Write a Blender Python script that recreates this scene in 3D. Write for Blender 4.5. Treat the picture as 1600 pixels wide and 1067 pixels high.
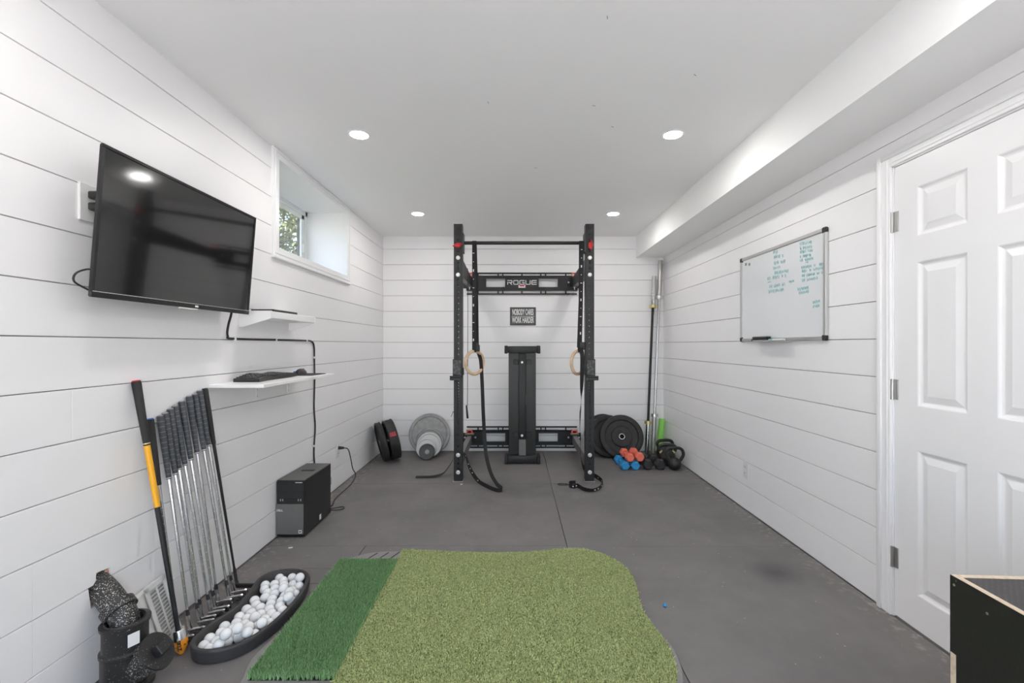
import bpy, bmesh, math, random
import numpy as np
from mathutils import Vector, Matrix
random.seed(7); np.random.seed(7)
for o in list(bpy.data.objects): bpy.data.objects.remove(o)
S = bpy.context.scene
C = S.collection

# ------------------------------------------------------------------ camera, world, exposure
FPX, VX, VY, H = 711.1, 804.0, 538.5, 1.216      # focal length in pixels, vanishing point, eye height (m)
cam_d = bpy.data.cameras.new('camera'); cam = bpy.data.objects.new('camera', cam_d); C.objects.link(cam)
cam.location = (0, 0, H); cam.rotation_euler = (math.radians(90), 0, 0)
cam_d.sensor_width = 36; cam_d.sensor_fit = 'HORIZONTAL'; cam_d.lens = 16.0
cam_d.shift_x = -(VX-800)/1600; cam_d.shift_y = (VY-533.5)/1600
cam_d.clip_start = 0.02; cam_d.clip_end = 200
S.camera = cam
W = bpy.data.worlds.new('sky'); S.world = W; W.use_nodes = True
wn = W.node_tree.nodes; bg = wn['Background']
sky = wn.new('ShaderNodeTexSky'); sky.sky_type = 'NISHITA'; sky.sun_disc = False
sky.sun_elevation = math.radians(55); sky.sun_rotation = math.radians(73)
haze = wn.new('ShaderNodeMixRGB'); haze.inputs[0].default_value = .72; haze.inputs[2].default_value = (.68,.69,.71,1)   # thin bright cloud
W.node_tree.links.new(sky.outputs[0], haze.inputs[1]); W.node_tree.links.new(haze.outputs[0], bg.inputs[0]); bg.inputs[1].default_value = 2.2
sun_d = bpy.data.lights.new('sun', 'SUN'); sun_d.energy = 31.0; sun_d.angle = math.radians(3); sun_d.color = (1,.955,.92)
sun = bpy.data.objects.new('sun', sun_d); C.objects.link(sun); sun.location = (14, 4, 20)
sun.rotation_euler = Vector((-1, -.30, -1.5)).to_track_quat('-Z', 'Y').to_euler()
S.view_settings.view_transform = 'Standard'; S.view_settings.look = 'None'
S.view_settings.gamma = 1.0; S.view_settings.use_curve_mapping = False
S.view_settings.exposure = 0.16
S.cycles.max_bounces = 24; S.cycles.diffuse_bounces = 20; S.cycles.glossy_bounces = 6   # white room: let the light bounce on
LAMP = 185.0                                       # radiance of the recessed LED lenses

# room planes (metres, camera at the origin of x and y)
XL, XR, YB, YR, ZC = -1.504, 1.703, 5.197, -1.60, 2.451
def P(px, py, d): return Vector(((px-VX)*d/FPX, d, H-(py-VY)*d/FPX))
def F(px, py, z=0.0):
    d = FPX*(H-z)/(py-VY); return Vector(((px-VX)*d/FPX, d, z))
def V(*a): return Vector(a)

# ------------------------------------------------------------------ materials
MATS = {}
def mat(name, col, rough=0.5, metal=0.0, noise=None, bump=None, spec=0.5, emit=None, trans=0.0, coat=0.0):
    m = bpy.data.materials.new(name); m.use_nodes = True; MATS[name] = m
    nt = m.node_tree; b = nt.nodes['Principled BSDF']
    b.inputs['Base Color'].default_value = (*col, 1); b.inputs['Roughness'].default_value = rough
    b.inputs['Metallic'].default_value = metal; b.inputs['Specular IOR Level'].default_value = spec
    b.inputs['Transmission Weight'].default_value = trans; b.inputs['Coat Weight'].default_value = coat
    if emit: b.inputs['Emission Color'].default_value = (*emit[0], 1); b.inputs['Emission Strength'].default_value = emit[1]
    tc = nt.nodes.new('ShaderNodeTexCoord')
    if noise:   # (scale, second colour, low, high)
        n = nt.nodes.new('ShaderNodeTexNoise'); n.inputs['Scale'].default_value = noise[0]; n.inputs['Detail'].default_value = 5
        r = nt.nodes.new('ShaderNodeValToRGB'); r.color_ramp.elements[0].position = noise[2]; r.color_ramp.elements[1].position = noise[3]
        r.color_ramp.elements[0].color = (*col, 1); r.color_ramp.elements[1].color = (*noise[1], 1)
        nt.links.new(tc.outputs['Object'], n.inputs['Vector']); nt.links.new(n.outputs['Fac'], r.inputs['Fac'])
        nt.links.new(r.outputs['Color'], b.inputs['Base Color'])
    if bump:    # (scale, strength)
        n = nt.nodes.new('ShaderNodeTexNoise'); n.inputs['Scale'].default_value = bump[0]; n.inputs['Detail'].default_value = 4
        k = nt.nodes.new('ShaderNodeBump'); k.inputs['Strength'].default_value = bump[1]; k.inputs['Distance'].default_value = 0.002
        nt.links.new(tc.outputs['Object'], n.inputs['Vector']); nt.links.new(n.outputs['Fac'], k.inputs['Height'])
        nt.links.new(k.outputs['Normal'], b.inputs['Normal'])
    return m
def island_mat(name, c0, c1, rough=0.6):
    m = mat(name, c0, rough); nt = m.node_tree; b = nt.nodes['Principled BSDF']
    g = nt.nodes.new('ShaderNodeNewGeometry'); r = nt.nodes.new('ShaderNodeValToRGB')
    r.color_ramp.elements[0].color = (*c0, 1); r.color_ramp.elements[1].color = (*c1, 1)
    nt.links.new(g.outputs['Random Per Island'], r.inputs['Fac']); nt.links.new(r.outputs['Color'], b.inputs['Base Color'])
    return m
mat('board_paint', (.915,.905,.91), .42, noise=(1.3, (.895,.885,.892), .35, .7), bump=(60, .04))
mat('ceiling_paint', (.945,.945,.94), .9, bump=(220, .05))
mat('trim_paint', (.915,.91,.915), .35)
mat('backing', (.34,.32,.31), .9)
mat('concrete', (.10,.095,.09), .95, noise=(9, (.22,.20,.17), .5, .8))
def rubber_floor():
    m = mat('mat_rubber', (.16,.15,.147), .62, spec=.42)
    nt = m.node_tree; b = nt.nodes['Principled BSDF']; L = nt.links.new
    tc = nt.nodes.new('ShaderNodeTexCoord'); geo = nt.nodes.new('ShaderNodeNewGeometry')
    n1 = nt.nodes.new('ShaderNodeTexNoise'); n1.inputs['Scale'].default_value = 2.2; n1.inputs['Detail'].default_value = 8; n1.inputs['Roughness'].default_value = .65
    L(geo.outputs['Position'], n1.inputs['Vector'])
    r1 = nt.nodes.new('ShaderNodeValToRGB'); r1.color_ramp.elements[0].position = .3; r1.color_ramp.elements[1].position = .75
    r1.color_ramp.elements[0].color = (.150,.141,.138,1); r1.color_ramp.elements[1].color = (.212,.200,.196,1)
    L(n1.outputs['Fac'], r1.inputs['Fac'])
    v = nt.nodes.new('ShaderNodeTexVoronoi'); v.inputs['Scale'].default_value = 42; L(geo.outputs['Position'], v.inputs['Vector'])
    sz = nt.nodes.new('ShaderNodeSeparateColor'); L(v.outputs['Color'], sz.inputs[0])
    th = nt.nodes.new('ShaderNodeMath'); th.operation = 'POWER'; L(sz.outputs[0], th.inputs[0]); th.inputs[1].default_value = 9
    th2 = nt.nodes.new('ShaderNodeMath'); th2.operation = 'MULTIPLY'; L(th.outputs[0], th2.inputs[0]); th2.inputs[1].default_value = .17
    lt = nt.nodes.new('ShaderNodeMath'); lt.operation = 'LESS_THAN'; L(v.outputs['Distance'], lt.inputs[0]); L(th2.outputs[0], lt.inputs[1])
    f = nt.nodes.new('ShaderNodeMath'); f.operation = 'MULTIPLY'; L(lt.outputs[0], f.inputs[0]); f.inputs[1].default_value = .55
    mx = nt.nodes.new('ShaderNodeMixRGB'); L(f.outputs[0], mx.inputs[0]); L(r1.outputs['Color'], mx.inputs[1]); mx.inputs[2].default_value = (.52,.51,.50,1)
    # dusty rim along the long walls: dirt in a broken-up band
    sp = nt.nodes.new('ShaderNodeSeparateXYZ'); L(geo.outputs['Position'], sp.inputs[0])
    ax = nt.nodes.new('ShaderNodeMapRange'); ax.inputs[1].default_value = -1.503; ax.inputs[2].default_value = -1.30; ax.inputs[3].default_value = 1; ax.inputs[4].default_value = 0
    L(sp.outputs['X'], ax.inputs[0])
    bx_ = nt.nodes.new('ShaderNodeMapRange'); bx_.inputs[1].default_value = 1.56; bx_.inputs[2].default_value = 1.703; bx_.inputs[3].default_value = 0; bx_.inputs[4].default_value = 1
    L(sp.outputs['X'], bx_.inputs[0])
    mxx = nt.nodes.new('ShaderNodeMath'); mxx.operation = 'MAXIMUM'; L(ax.outputs[0], mxx.inputs[0]); L(bx_.outputs[0], mxx.inputs[1])
    n2 = nt.nodes.new('ShaderNodeTexNoise'); n2.inputs['Scale'].default_value = 26; n2.inputs['Detail'].default_value = 6; L(geo.outputs['Position'], n2.inputs['Vector'])
    r2 = nt.nodes.new('ShaderNodeValToRGB'); r2.color_ramp.elements[0].position = .54; r2.color_ramp.elements[1].position = .72
    L(n2.outputs['Fac'], r2.inputs['Fac'])
    mm = nt.nodes.new('ShaderNodeMath'); mm.operation = 'MULTIPLY'; L(mxx.outputs[0], mm.inputs[0]); L(r2.outputs['Color'], mm.inputs[1])
    mx2 = nt.nodes.new('ShaderNodeMixRGB'); L(mm.outputs[0], mx2.inputs[0]); L(mx.outputs[0], mx2.inputs[1]); mx2.inputs[2].default_value = (.42,.38,.32,1)
    # dark oily stain beside the right wall
    d = nt.nodes.new('ShaderNodeVectorMath'); d.operation = 'DISTANCE'; L(geo.outputs['Position'], d.inputs[0]); d.inputs[1].default_value = (1.385, 2.43, 0)
    ds = nt.nodes.new('ShaderNodeMapRange'); ds.inputs[1].default_value = .0; ds.inputs[2].default_value = .15; ds.inputs[3].default_value = .65; ds.inputs[4].default_value = 0
    L(d.outputs['Value'], ds.inputs[0])
    mx3 = nt.nodes.new('ShaderNodeMixRGB'); L(ds.outputs[0], mx3.inputs[0]); L(mx2.outputs[0], mx3.inputs[1]); mx3.inputs[2].default_value = (.035,.035,.045,1)
    L(mx3.outputs[0], b.inputs['Base Color'])
    n3 = nt.nodes.new('ShaderNodeTexNoise'); n3.inputs['Scale'].default_value = 260; L(geo.outputs['Position'], n3.inputs['Vector'])
    k = nt.nodes.new('ShaderNodeBump'); k.inputs['Strength'].default_value = .25; k.inputs['Distance'].default_value = .001
    L(n3.outputs['Fac'], k.inputs['Height']); L(k.outputs['Normal'], b.inputs['Normal'])
rubber_floor()
mat('black_steel', (.014,.014,.015), .45, bump=(400, .08))
mat('grey_arm', (.16,.155,.15), .5, bump=(300, .05))
mat('green_steel', (.030,.045,.040), .4)
mat('silver', (.72,.72,.72), .25, 1.0)
mat('zinc', (.80,.80,.79), .35, .6)
mat('chrome', (.60,.60,.61), .2, 1.0)
mat('brushed', (.55,.54,.53), .38, 1.0)
mat('gold', (.70,.62,.30), .35, .8)
mat('red', (.62,.03,.04), .4)
mat('orange_red', (.85,.16,.08), .45)
mat('black_rubber', (.018,.017,.017), .6, noise=(30, (.030,.028,.027), .4, .7))
mat('dark_dish', (.014,.014,.015), .5)
mat('black_plastic', (.020,.020,.021), .42)
mat('liner', (.030,.030,.031), .4, noise=(45, (.14,.14,.14), .48, .66))
mat('tray_plastic', (.040,.039,.040), .5, bump=(150, .1))
mat('base_rubber', (.25,.235,.235), .6, bump=(300, .15))
mat('screen', (.008,.008,.009), .09, spec=.9, coat=.3)
mat('bezel', (.012,.012,.013), .22)
mat('white_plastic', (.80,.80,.79), .35)
mat('white_ink', (.80,.80,.80), .6)
mat('strap', (.011,.011,.012), .7, bump=(500, .2))
mat('wood_ring', (.62,.43,.28), .45, noise=(25, (.72,.55,.38), .4, .65))
mat('vinyl', (.011,.011,.011), .48, bump=(350, .12))
mat('grip_grey', (.060,.066,.076), .65, bump=(260, .3))
mat('grip_black', (.024,.023,.023), .7, bump=(260, .3))
mat('yellow_shaft', (.86,.42,.012), .35)
mat('orange_tip', (.90,.32,.02), .42)
mat('blue', (.02,.16,.55), .4)
mat('dumbbell_blue', (.035,.30,.62), .42)
mat('dumbbell_coral', (.86,.19,.12), .42)
mat('dumbbell_black', (.030,.030,.032), .5)
mat('kettle_iron', (.018,.018,.018), .38, bump=(120, .15))
mat('foam_green', (.28,.68,.12), .6)
mat('yellow_band', (.66,.58,.24), .5)
mat('abs_pipe', (.022,.021,.020), .45, noise=(230, (.50,.49,.46), .57, .62))
mat('pipe_clean', (.020,.019,.019), .4, noise=(220, (.45,.44,.42), .66, .70))
mat('insulation', (.55,.20,.09), .9, noise=(40, (.70,.62,.52), .4, .6))
mat('plate_grey', (.25,.245,.24), .5, .35, noise=(20, (.31,.305,.30), .4, .6))
mat('plate_light', (.50,.50,.49), .42, .35)
mat('plate_dark', (.075,.073,.072), .5, .2)
mat('ball', (.82,.83,.84), .22, bump=(420, .25), coat=.3)
mat('turf_backing', (.012,.013,.011), .9)
mat('turf_base', (.13,.16,.05), .9)
island_mat('turf_dark', (.07,.22,.05), (.50,.76,.40))
island_mat('turf_light', (.20,.265,.065), (.92,.97,.53))
mat('panel_black', (.014,.0145,.0135), .38, bump=(90, .3))
mat('ply_edge', (.74,.62,.48), .6, noise=(60, (.62,.48,.34), .45, .7))
def grip_panel():
    m = mat('panel_grip', (.075,.068,.066), .55)
    nt = m.node_tree; b = nt.nodes['Principled BSDF']; tc = nt.nodes.new('ShaderNodeTexCoord')
    mp = nt.nodes.new('ShaderNodeMapping'); mp.inputs['Rotation'].default_value = (0, 0, .8)
    w = nt.nodes.new('ShaderNodeTexVoronoi'); w.inputs['Scale'].default_value = 95; w.inputs['Randomness'].default_value = .1
    r = nt.nodes.new('ShaderNodeValToRGB'); r.color_ramp.elements[0].color = (.17,.155,.15,1); r.color_ramp.elements[1].color = (.055,.05,.049,1)
    r.color_ramp.elements[0].position = .15; r.color_ramp.elements[1].position = .5
    nt.links.new(tc.outputs['Object'], mp.inputs['Vector']); nt.links.new(mp.outputs[0], w.inputs['Vector'])
    nt.links.new(w.outputs['Distance'], r.inputs['Fac']); nt.links.new(r.outputs['Color'], b.inputs['Base Color'])
    k = nt.nodes.new('ShaderNodeBump'); k.invert = True; k.inputs['Strength'].default_value = .5; k.inputs['Distance'].default_value = .002
    nt.links.new(w.outputs['Distance'], k.inputs['Height']); nt.links.new(k.outputs['Normal'], b.inputs['Normal'])
grip_panel()
mat('pc_black', (.016,.016,.017), .4)
mat('pc_top', (.13,.125,.12), .45, .3)
mat('pc_grey', (.21,.205,.20), .42, .5, bump=(500, .3))
mat('board_white', (.80,.815,.83), .12)
mat('ink_teal', (.20,.46,.46), .6)
mat('aluminium', (.62,.62,.61), .35, .9)
mat('eraser_dark', (.035,.036,.030), .7)
mat('cable', (.018,.018,.020), .5)
mat('lens', (1,1,1), .5, emit=((1.0,.975,.945), LAMP))
mat('vinyl_white', (.80,.82,.80), .3)
mat('leaf', (.10,.16,.04), .6); island_mat('leaves', (.055,.085,.025), (.36,.40,.17))
mat('bark', (.12,.09,.06), .9)
mat('bounce_stone', (.57,.545,.53), .9)
mat('soil', (.16,.13,.08), .95, noise=(12, (.12,.17,.05), .4, .6))
g = bpy.data.materials.new('glass'); g.use_nodes = True; MATS['glass'] = g
gn = g.node_tree; gn.nodes.remove(gn.nodes['Principled BSDF'])
tr = gn.nodes.new('ShaderNodeBsdfTransparent'); gl = gn.nodes.new('ShaderNodeBsdfGlossy'); gl.inputs['Roughness'].default_value = .02
fr = gn.nodes.new('ShaderNodeLayerWeight'); fr.inputs[0].default_value = .12; mi = gn.nodes.new('ShaderNodeMixShader')
tr.inputs[0].default_value = (.97,.975,.975,1)
gn.links.new(fr.outputs['Facing'], mi.inputs[0]); gn.links.new(tr.outputs[0], mi.inputs[1]); gn.links.new(gl.outputs[0], mi.inputs[2])
gn.links.new(mi.outputs[0], gn.nodes['Material Output'].inputs[0])

# ------------------------------------------------------------------ object helpers
LOC = {}
def tag(o, label=None, cat=None, group=None, kind=None):
    if label: o['label'] = label
    if cat: o['category'] = cat
    if group: o['group'] = group
    if kind: o['kind'] = kind
    return o
def empty(name, loc, label, cat, group=None, kind=None):
    o = bpy.data.objects.new(name, None); C.objects.link(o); o.location = loc; o.empty_display_size = .05
    LOC[o.name] = Vector(loc); return tag(o, label, cat, group, kind)
def link(name, me, loc, parent=None):
    o = bpy.data.objects.new(name, me); C.objects.link(o)
    LOC[o.name] = Vector(loc)
    if parent is not None: o.parent = parent; o.location = Vector(loc)-LOC[parent.name]
    else: o.location = loc
    return o
def fin(name, bm, m, parent=None, smooth=35, normals=True):
    if normals: bmesh.ops.recalc_face_normals(bm, faces=bm.faces)
    xs = [v.co.x for v in bm.verts]; ys = [v.co.y for v in bm.verts]; zs = [v.co.z for v in bm.verts]
    c = Vector(((min(xs)+max(xs))/2, (min(ys)+max(ys))/2, min(zs)))
    for v in bm.verts: v.co -= c
    me = bpy.data.meshes.new(name); bm.to_mesh(me); bm.free()
    me.materials.append(MATS[m])
    if smooth:
        me.polygons.foreach_set('use_smooth', [True]*len(me.polygons)); me.set_sharp_from_angle(angle=math.radians(smooth))
    return link(name, me, c, parent)
def B(): return bmesh.new()
def box(bm, x0, x1, y0, y1, z0, z1, bev=0, M=None, seg=1):
    t = bmesh.new() if bev or M is not None else bm
    vs = [t.verts.new((x, y, z)) for z in (z0, z1) for y in (y0, y1) for x in (x0, x1)]
    for f in ((0,2,3,1), (4,5,7,6), (0,1,5,4), (2,6,7,3), (0,4,6,2), (1,3,7,5)): t.faces.new([vs[i] for i in f])
    if t is not bm:
        if bev: bmesh.ops.bevel(t, geom=t.edges[:], offset=bev, segments=seg, affect='EDGES', profile=.5)
        if M is not None: bmesh.ops.transform(t, matrix=M, verts=t.verts)
        me = bpy.data.meshes.new('t'); t.to_mesh(me); t.free(); bm.from_mesh(me); bpy.data.meshes.remove(me)
    return bm
def frame_of(d):
    d = d.normalized(); a = V(0,0,1) if abs(d.z) < .9 else V(0,1,0)
    u = a.cross(d).normalized(); return u, d.cross(u)
def cyl(bm, p0, p1, r0, r1=None, n=16, caps=True):
    r1 = r0 if r1 is None else r1; p0 = Vector(p0); p1 = Vector(p1); u, v = frame_of(p1-p0)
    R = []
    for p, r in ((p0, r0), (p1, r1)):
        R.append([bm.verts.new(p+u*r*math.cos(2*math.pi*i/n)+v*r*math.sin(2*math.pi*i/n)) for i in range(n)])
    for i in range(n): bm.faces.new((R[0][i], R[0][(i+1)%n], R[1][(i+1)%n], R[1][i]))
    if caps: bm.faces.new(R[0][::-1]); bm.faces.new(R[1])
    return bm
def lathe(bm, prof, n=32, M=Matrix(), closed=False):
    """prof: list of (radius, height) about local z"""
    R = []
    for r, z in prof:
        if r < 1e-6: R.append([bm.verts.new(M @ V(0,0,z))])
        else: R.append([bm.verts.new(M @ V(r*math.cos(2*math.pi*i/n), r*math.sin(2*math.pi*i/n), z)) for i in range(n)])
    prs = list(zip(R, R[1:])) + ([(R[-1], R[0])] if closed else [])
    for a, b in prs:
        for i in range(n):
            j = (i+1) % n
            if len(a) == 1 and len(b) == 1: continue
            if len(a) == 1: bm.faces.new((a[0], b[i], b[j]))
            elif len(b) == 1: bm.faces.new((a[i], a[j], b[0]))
            else: bm.faces.new((a[i], a[j], b[j], b[i]))
    return bm
def prism(bm, pts, z0, z1, M=Matrix()):
    a = [bm.verts.new(M @ V(p[0], p[1], z0)) for p in pts]; b = [bm.verts.new(M @ V(p[0], p[1], z1)) for p in pts]; n = len(pts)
    bm.faces.new(a[::-1]); bm.faces.new(b)
    for i in range(n): bm.faces.new((a[i], a[(i+1)%n], b[(i+1)%n], b[i]))
    return bm
def spline(pts, k=8, closed=False):
    pts = [Vector(p) for p in pts]; n = len(pts); out = []
    for i in range(n if closed else n-1):
        g = (lambda q: pts[q % n]) if closed else (lambda q: pts[max(0, min(n-1, q))])
        a, b, c, d = g(i-1), g(i), g(i+1), g(i+2)
        for j in range(k):
            t = j/k
            out.append(.5*((2*b)+(c-a)*t+(2*a-5*b+4*c-d)*t*t+(3*b-a-3*c+d)*t**3))
    if not closed: out.append(pts[-1])
    return out
def tube(bm, pts, r, n=8, closed=False):
    pts = [Vector(p) for p in pts]; m = len(pts); R = []; u = None
    for i, p in enumerate(pts):
        t = (pts[(i+1) % m]-pts[i-1]) if closed else (pts[min(i+1, m-1)]-pts[max(i-1, 0)])
        t.normalize()
        if u is None: u, _ = frame_of(t)
        u = (u-t*u.dot(t)).normalized(); v = t.cross(u); rr = r[i] if isinstance(r, (list, tuple)) else r
        R.append([bm.verts.new(p+u*rr*math.cos(2*math.pi*k/n)+v*rr*math.sin(2*math.pi*k/n)) for k in range(n)])
    for i in range(m if closed else m-1):
        a, b = R[i], R[(i+1) % m]
        for k in range(n): bm.faces.new((a[k], a[(k+1)%n], b[(k+1)%n], b[k]))
    if not closed: bm.faces.new(R[0][::-1]); bm.faces.new(R[-1])
    return bm
def ribbon(bm, pts, wd, w, t=.0022):
    """flat strap along pts; wd: width direction per point"""
    m = len(pts); R = []
    for i, p in enumerate(pts):
        tg = (pts[min(i+1, m-1)]-pts[max(i-1, 0)]).normalized(); d = wd[i]; d = (d-tg*d.dot(tg)).normalized(); nn = tg.cross(d)
        R.append([bm.verts.new(p+d*sx*w/2+nn*sy*t/2) for sx, sy in ((-1,-1), (1,-1), (1,1), (-1,1))])
    for a, b in zip(R, R[1:]):
        for k in range(4): bm.faces.new((a[k], a[(k+1)%4], b[(k+1)%4], b[k]))
    bm.faces.new(R[0][::-1]); bm.faces.new(R[-1]); return bm
def sphere(bm, c, r, n=16, M=None):
    mm = Matrix.Translation(c) @ (M if M is not None else Matrix()) @ Matrix.Diagonal((r, r, r, 1))
    bmesh.ops.create_uvsphere(bm, u_segments=n, v_segments=n//2+2, radius=1, matrix=mm); return bm
def axes(o, x, y, z):
    return Matrix(((x.x, y.x, z.x, o.x), (x.y, y.y, z.y, o.y), (x.z, y.z, z.z, o.z), (0,0,0,1)))
def text_into(bm, s, size, M, sx=1.0, bold=0.0, depth=.0006):
    cu = bpy.data.curves.new('t', 'FONT'); cu.body = s; cu.size = size; cu.align_x = 'CENTER'; cu.align_y = 'CENTER'
    cu.offset = bold; cu.extrude = depth; cu.resolution_u = 3
    o = bpy.data.objects.new('t', cu); C.objects.link(o); bpy.context.view_layer.update()
    me = bpy.data.meshes.new_from_object(o.evaluated_get(bpy.context.evaluated_depsgraph_get()))
    bpy.data.objects.remove(o); bpy.data.curves.remove(cu)
    me.transform(M @ Matrix.Diagonal((sx, 1, 1, 1))); bm.from_mesh(me); bpy.data.meshes.remove(me); return bm
def fast_mesh(name, co, quads_or_tris, k, m, parent, kind=None):
    co = np.asarray(co, dtype=np.float32); fa = np.asarray(quads_or_tris, dtype=np.int32)
    c = np.array([(co[:,0].min()+co[:,0].max())/2, (co[:,1].min()+co[:,1].max())/2, co[:,2].min()], dtype=np.float32)
    me = bpy.data.meshes.new(name); me.vertices.add(len(co)); me.vertices.foreach_set('co', (co-c).ravel())
    me.loops.add(fa.size); me.loops.foreach_set('vertex_index', fa.ravel()); me.polygons.add(len(fa))
    me.polygons.foreach_set('loop_start', np.arange(0, fa.size, k, dtype=np.int32)); me.update(); me.validate()
    me.materials.append(MATS[m]); return tag(link(name, me, Vector(c.tolist()), parent), kind=kind)

# ------------------------------------------------------------------ the room shell
def slab_with_holes(bm, rect, holes, put):
    a0, a1, b0, b1 = rect
    A = sorted({a0, a1, *[h[0] for h in holes], *[h[1] for h in holes]}); Bz = sorted({b0, b1, *[h[2] for h in holes], *[h[3] for h in holes]})
    for i in range(len(A)-1):
        for j in range(len(Bz)-1):
            ca, cb = (A[i]+A[i+1])/2, (Bz[j]+Bz[j+1])/2
            if any(h[0] < ca < h[1] and h[2] < cb < h[3] for h in holes): continue
            put(bm, A[i], A[i+1], Bz[j], Bz[j+1])
BT, GAP, PITCH = .013, .0036, .1775
seams = [k*PITCH for k in range(14)] + [ZC]
WIN = (2.870, 4.070, 1.815, 2.405)       # rough opening y0,y1,z0,z1
HOLE = (1.606, 1.700, .272, .392)
DOOR = (1.275, 2.050, 0.0, 2.018)
wall_left = B(); slab_with_holes(wall_left, (YR, YB+.1, -.02, ZC+.05), [WIN, HOLE], lambda b, a0, a1, c0, c1: box(b, XL-BT-.10, XL-BT, a0, a1, c0, c1))
wall_left = tag(fin('wall_left', wall_left, 'backing', smooth=0), 'left wall clad in white horizontal shiplap boards with a high window', 'wall', kind='structure')
wall_right = B(); slab_with_holes(wall_right, (YR, YB+.1, -.02, ZC+.05), [DOOR], lambda b, a0, a1, c0, c1: box(b, XR+BT, XR+BT+.10, a0, a1, c0, c1))
wall_right = tag(fin('wall_right', wall_right, 'backing', smooth=0), 'right wall clad in white horizontal shiplap boards with a door', 'wall', kind='structure')
wall_back = tag(fin('wall_back', box(B(), XL-BT, XR+BT, YB+BT, YB+BT+.10, -.02, ZC+.05), 'backing', smooth=0), 'white shiplap end wall behind the power rack', 'wall', kind='structure')
PD = (-1.25, 1.30, .02, 2.12)      # opening added for fill daylight in the rear wall x0,x1,z0,z1
wall_rear = B(); slab_with_holes(wall_rear, (XL-.2, XR+.2, -.02, ZC+.05), [PD], lambda b, a0, a1, c0, c1: box(b, a0, a1, YR-.1, YR, c0, c1))
wall_rear = tag(fin('wall_rear', wall_rear, 'board_paint', smooth=0), 'plain white wall with added glazed doors at the other end of the room', 'wall', kind='structure')
_bm = {}
def board(parent, axis, side, a0, a1, z0, z1, pts=None):
    """one shiplap board; axis 'y' lies along the room, 'x' across the end wall"""
    key = (axis, side, round(a1-a0, 4), round(z1-z0, 4), str(pts))
    if key not in _bm:
        b = B(); L = a1-a0; h = z1-z0
        if pts: prism(b, pts, 0, BT, axes(V(0,0,0), V(0,1,0), V(0,0,1), V(1,0,0)))
        elif axis == 'y': box(b, 0, BT, 0, L, 0, h, .0011)
        else: box(b, 0, L, 0, BT, 0, h, .0011)
        bmesh.ops.recalc_face_normals(b, faces=b.faces)
        me = bpy.data.meshes.new('board'); b.to_mesh(me); b.free(); me.materials.append(MATS['board_paint']); _bm[key] = me
    loc = (XL-BT, a0, z0) if side == 'L' else (XR, a0, z0) if side == 'R' else (a0, YB, z0)
    return link('board', _bm[key], loc, parent)
for k in range(14):
    z0, z1 = seams[k]+GAP/2, seams[k+1]-(GAP/2 if k < 13 else 0)
    if k == 0: z0 = .004
    board(wall_back, 'x', 'B', XL+.001, XR-.001, z0, z1)
    # left wall
    if k in (10, 11, 12, 13):
        board(wall_left, 'y', 'L', YR, WIN[0], z0, z1); board(wall_left, 'y', 'L', WIN[1], YB+.012, z0, z1)
    elif k in (1, 2):
        h = z1-z0; a, b_ = 1.42, 1.90; L = b_-a
        if k == 1: pts = [(0,0), (L,0), (L,h), (HOLE[1]-a,h), (HOLE[1]-a-.004,.275-z0), (HOLE[0]-a+.01,.278-z0), (HOLE[0]-a,h), (0,h)]
        else: pts = [(0,0), (1.634-a,0), (1.636-a,.396-z0), (1.694-a,.388-z0), (1.692-a,0), (L,0), (L,h), (0,h)]
        board(wall_left, 'y', 'L', YR, a-.0002, z0, z1); board(wall_left, 'y', 'L', a, b_, z0, z1, pts); board(wall_left, 'y', 'L', b_+.0002, YB+.012, z0, z1)
    elif k == 5:
        board(wall_left, 'y', 'L', YR, 1.5466, z0, z1); board(wall_left, 'y', 'L', 1.5474, YB+.012, z0, z1)
    else: board(wall_left, 'y', 'L', YR, YB+.012, z0, z1)
    # right wall
    if seams[k] < DOOR[3] < seams[k+1]:      # notched over the door head
        h = z1-z0; L = YB+.012-YR; da, db, dz = DOOR[0]-.02-YR, DOOR[1]+.02-YR, DOOR[3]+.03-z0
        board(wall_right, 'y', 'R', YR, YB+.012, z0, z1, [(0,0), (da,0), (da,dz), (db,dz), (db,0), (L,0), (L,h), (0,h)])
    elif seams[k] < DOOR[3]-.05:
        board(wall_right, 'y', 'R', YR, DOOR[0]-.02, z0, z1); board(wall_right, 'y', 'R', DOOR[1]+.02, YB+.012, z0, z1)
    else: board(wall_right, 'y', 'R', YR, YB+.012, z0, z1)

# floor: concrete slab and rubber mats
floor = tag(fin('floor', box(B(), XL-.1, XR+.1, YR-.1, YB+.1, -.10, -.020), 'concrete', smooth=0), 'floor laid with black rubber gym mats', 'floor', kind='structure')
def rmat(x0, x1, y0, y1):
    fin('rubber_mat', box(B(), x0+.0015, x1-.0015, y0+.0015, y1-.0015, -.0198, 0, .002), 'mat_rubber', floor, smooth=0)
e0, e1 = XL+.002, XR-.004
for x0, x1, y0, y1 in ((e0,.322,3.985,YB-.004), (.322,e1,3.985,YB-.004), (e0,.317,2.755,3.985), (.317,e1,2.742,3.985),
                       (e0,-.90,2.475,2.755), (-.90,.317,1.745,2.755), (-.90,.630,1.53,1.745), (e0,-1.27,2.318,2.475), (-1.27,-.90,2.318,2.475), (e0,-.90,1.53,2.318),
                       (e0,.3,.30,1.53), (.3,e1,.30,1.53), (e0,.3,YR+.01,.30), (.3,e1,YR+.01,.30)):
    rmat(x0, x1, y0, y1)
fin('rubber_mat', prism(B(), [(.3185,1.7465), (.6315,1.7465), (.6315,1.5315), (e1-.0015,1.5315), (e1-.0015,2.7405), (.3185,2.7405)], -.0198, 0), 'mat_rubber', floor, smooth=0)

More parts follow.
